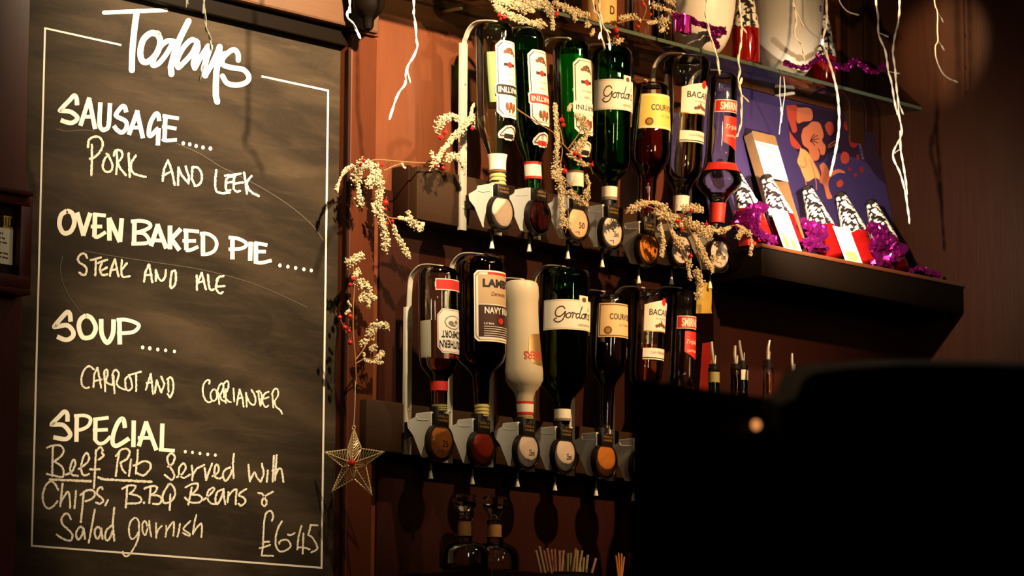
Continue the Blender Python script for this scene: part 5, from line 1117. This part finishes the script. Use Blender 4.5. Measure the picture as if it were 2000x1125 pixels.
ST = [(1110, 1065, 700, 0), (1140, 1092, 668, 5), (1165, 1128, 700, 1), (1190, 1153, 682, 2), (1205, 1185, 692, 1), (1222, 1212, 690, 1), (1250, 1250, 700, 2), (1265, 1282, 700, 2), (1290, 1272, 706, 1), (1312, 1315, 722, 3), (1334, 1338, 720, 3), (1352, 1378, 685, 4), (1378, 1392, 700, 0), (1395, 1428, 702, 0), (1412, 1410, 760, 5), (1430, 1442, 755, 0), (1455, 1472, 735, 0), (1500, 1535, 762, 2)]
NTH = ['leftmost', 'second', 'third', 'fourth', 'fifth', 'sixth', 'seventh', 'eighth', 'ninth', 'tenth', 'eleventh', 'twelfth', 'thirteenth', 'fourteenth', 'fifteenth', 'sixteenth', 'seventeenth', 'rightmost']
CN = ['cream', 'pink', 'salmon', 'green', 'orange', 'pale']
M['cup'] = mat('dark_cup_plastic', (.010, .006, .005), .3)
cx = P(1106, 1110, .16).x
bm = BM(); lathe(bm, [(0, CZ + .0005), (.060, CZ + .0005), (.064, CZ + .013), (.061, CZ + .013), (.057, CZ + .004), (0, CZ + .004)], base=(cx, -.16), seg=40)
tag(obj('straw_cup', bm, M['cup'], None, origin=(cx, -.16, CZ)), 'low dark cup holding the drinking straws on the back counter', 'cup')
for k, (b, t, ty, ci) in enumerate(ST):
    o = .16 + (.018 if k % 2 else -.014)
    a = P(780 + b / 4, 1122, o); c = P(780 + t / 4, 900 + ty / 4, o); d = (c - a); a = a - d * ((a.z - CZ - .006) / d.z)
    bm = BM(); tube(bm, [a, c], .0030, 10, False); bmesh.ops.solidify(bm, geom=bm.faces[:], thickness=.0004)
    tag(obj('drinking_straw', bm, straw_m[ci], None, origin=a), ('%s drinking straw, %s of the straws in the dark cup' % (CN[ci], NTH[k] if k in (0, 17) else NTH[k] + ' from the left')), 'straw', 'drinking straws in the dark cup')
stick_m = mat('orange_stick_wood', (.60, .22, .06), .6)
for k, (b, t, y) in enumerate(((1207, 1203, 1086), (1210, 1208, 1081), (1213, 1214, 1082), (1215, 1219, 1088))):
    a = P(b, 1122, .18); c = P(t, y, .18); d = c - a; a = a - d * ((a.z - CZ - .001) / d.z)
    bm = BM(); tube(bm, [a, c, c + d * .03], [.0022, .0022, .0004], 8)
    tag(obj('cocktail_stick', bm, stick_m, None, origin=a), 'orange cocktail stick, %s of the four right of the straws' % ('leftmost', 'second', 'third', 'rightmost')[k], 'stick', 'cocktail sticks right of the straws')

# ------------------------------------------------------------------ pourer bottles behind the dark foreground
RZ = P(1450, 1040, .34).z - .02
bm = BM(); box(bm, (P(1350, 1000, .34).x, -.44, 0), (XR - .002, -.271, RZ), .004); struct('trim_17', bm, M['dark_wood'])
def pourer(cx, o, y_tip, y_cap, y_neck, lean, gm, lm, label, paper=None):
    c = P(cx, y_neck, o); z = lambda y: P(cx, y, o).z; rt = thing('pourer_bottle', label, 'bottle', (c.x, c.y, RZ), 'bottles with steel pourers')
    zn = z(y_neck); zc = z(y_cap); r = .0125; R_ = .038; H = zn - RZ
    pr = [(0, 0), (R_, .001), (R_, H * .62), (R_ * .85, H * .70), (r * 1.3, H * .80), (r, H * .86), (r, H), (0, H)]
    bm = BM(); lathe(bm, [(a, RZ + .0006 + q) for a, q in pr], base=(c.x, c.y), seg=28); obj('glass_body', bm, gm, rt)
    if lm:
        bm = BM(); lathe(bm, [(0, RZ + .006), (R_ * .93, RZ + .006), (R_ * .93, RZ + H * .6), (R_ * .78, RZ + H * .69), (r * .9, RZ + H * .80), (r * .85, RZ + H * .97), (0, RZ + H * .97)], base=(c.x, c.y), seg=24); obj('liquid', bm, lm, rt)
    if paper:
        bm = BM(); lathe(bm, [(r, zn - .028), (r + .0012, zn - .028), (r + .0012, zn - .004), (r, zn - .004)], base=(c.x, c.y), seg=24); obj('neck_label', bm, paper, rt)
    bm = BM(); lathe(bm, [(0, zn), (r * 1.05, zn), (r * 1.1, zn + (zc - zn) * .4), (r * .9, zn + (zc - zn) * .5), (r * .95, zc), (r * .4, zc + .003), (0, zc + .003)], base=(c.x, c.y), seg=24); obj('stopper', bm, M['black'], rt)
    tip = P(cx + lean, y_tip, o); a = Vector((c.x, c.y, zc)); m = a * .5 + tip * .5 + Vector((-.002, 0, .004))
    bm = BM(); tube(bm, catmull([a, m, tip], 4), [.0042, .0041, .004, .0039, .0036, .0034, .0032, .003, .0028], 10); obj('pouring_spout', bm, M['steel'], rt)
    bm = BM(); tube(bm, [a + Vector((.006, 0, 0)), a + Vector((.0075, 0, .022))], .0012, 6); obj('air_tube', bm, M['steel'], rt)
pourer(1394, .40, 667, 712, 724, -4, M['g_green'], M['l_dark'], 'pourer bottle beside the red triangular card, first from the left', mat('olive_paper', (.30, .26, .10), .6))
pourer(1437, .397, 675, 712, 722, -1, M['g_brown'], M['l_dark'], 'pourer bottle half hidden behind the cream-necked one')
pourer(1450, .312, 665, 706, 720, -6, M['g_clear'], M['l_dark'], 'pourer bottle with bright cream neck label, front of the pair', M['paper'])
pourer(1500, .40, 665, 704, 719, 3, M['g_clear'], M['l_amber'], 'amber pourer bottle in the gap between the black foreground boxes')
pourer(1549, .34, 690, 728, 742, -2, M['g_clear'], M['l_dark'], 'rightmost pourer bottle, partly behind the large black housing')
bm = BM(); q = [P(1364, 742, .25), P(1398, 742, .25), P(1391, 668, .25)]; prism(bm, [(p.x, p.y, p.z) for p in q], (0, .03, 0)); 
for v in bm.verts:
    if v.co.z < q[2].z - .02: v.co.z = RZ + .001
tag(obj('red_card', bm, M['redink'], None, False, origin=(q[0].x, q[0].y, RZ)), 'red pointed card standing left of the first pourer bottle', 'card')
a = P(1362, 610, .14); 
bm = BM(); cols = 7; rows = 8; g = [[bm.verts.new(P(1360 + 30 * i / (cols - 1) + random.uniform(-1, 1), 552 + 60 * j / (rows - 1), .145 + .012 * math.sin(math.pi * i / (cols - 1)) + random.uniform(-.003, .003))) for i in range(cols)] for j in range(rows)]
for j in range(rows - 1):
    for i in range(cols - 1): bm.faces.new((g[j][i], g[j][i + 1], g[j + 1][i + 1], g[j + 1][i]))
bmesh.ops.solidify(bm, geom=bm.faces[:], thickness=.004)
tag(obj('yellow_packet', bm, M['yellow'], None, origin=a), 'crumpled yellow packet under the left end of the wooden shelf, behind the frosted twig', 'packet')

# ------------------------------------------------------------------ dark foreground on the near bar
bx0 = PD(1240, 900, 2.6); 
bm = BM(); box(bm, (-3.35, -4.2, 1.02), (-1.2, -2.9, 1.08), .01); struct('trim_18', bm, M['dark_wood'])
bm = BM(); box(bm, (-3.25, -4.1, 0), (-1.3, -3.0, 1.02)); struct('trim_19', bm, M['dark_wood'])
M['gloss_black'] = mat('glossy_black_plastic', (.0012, .0005, .0004), .6); M['gloss_black'].node_tree.nodes['Principled BSDF'].inputs['Specular IOR Level'].default_value = .05
D1 = 2.6; tl, tr = PD(1240, 737, D1), P(1505, 771, -PD(1240, 737, D1).y)
sl = thing('flat_screen', 'thin black screen standing on the near bar, out of focus, left of the black housing', 'screen', (tl.x, tl.y, 1.081))
bm = BM(); box(bm, (tl.x + .008, tl.y, 1.085), (tr.x, tl.y + .012, tl.z), .003); obj('panel', bm, M['gloss_black'], sl)
bm = BM(); box(bm, (tl.x + .03, tl.y - .02, 1.0805), (tr.x - .03, tl.y + .05, 1.087), .002); obj('foot', bm, M['gloss_black'], sl)
il = P(1476, 830, -tl.y + .001); bm = BM(); ball(bm, il, .0045, 2); obj('lamp_reflection', bm, mat('amber_reflection', (1.0, .36, .10), .3, emit=.75), sl)  # glowing ball added as a lamp's reflection in the black screen
out = [(1521, 1500), (1526, 790), (1554, 778), (1568, 742), (1592, 727), (1650, 719), (1760, 712), (1900, 713), (2150, 720), (2150, 1500)]
D2 = 2.45; q = [PD(x, y, D2) for x, y in out]
for v in q: v.z = max(v.z, 1.0806)
bm = BM(); prism(bm, q, FWD * .18)
for v in bm.verts: v.co.z = max(v.co.z, 1.0806)
tag(obj('equipment_housing', bm, M['gloss_black'], None, False, origin=q[0]), 'large black equipment housing out of focus, filling the lower right corner', 'equipment housing')
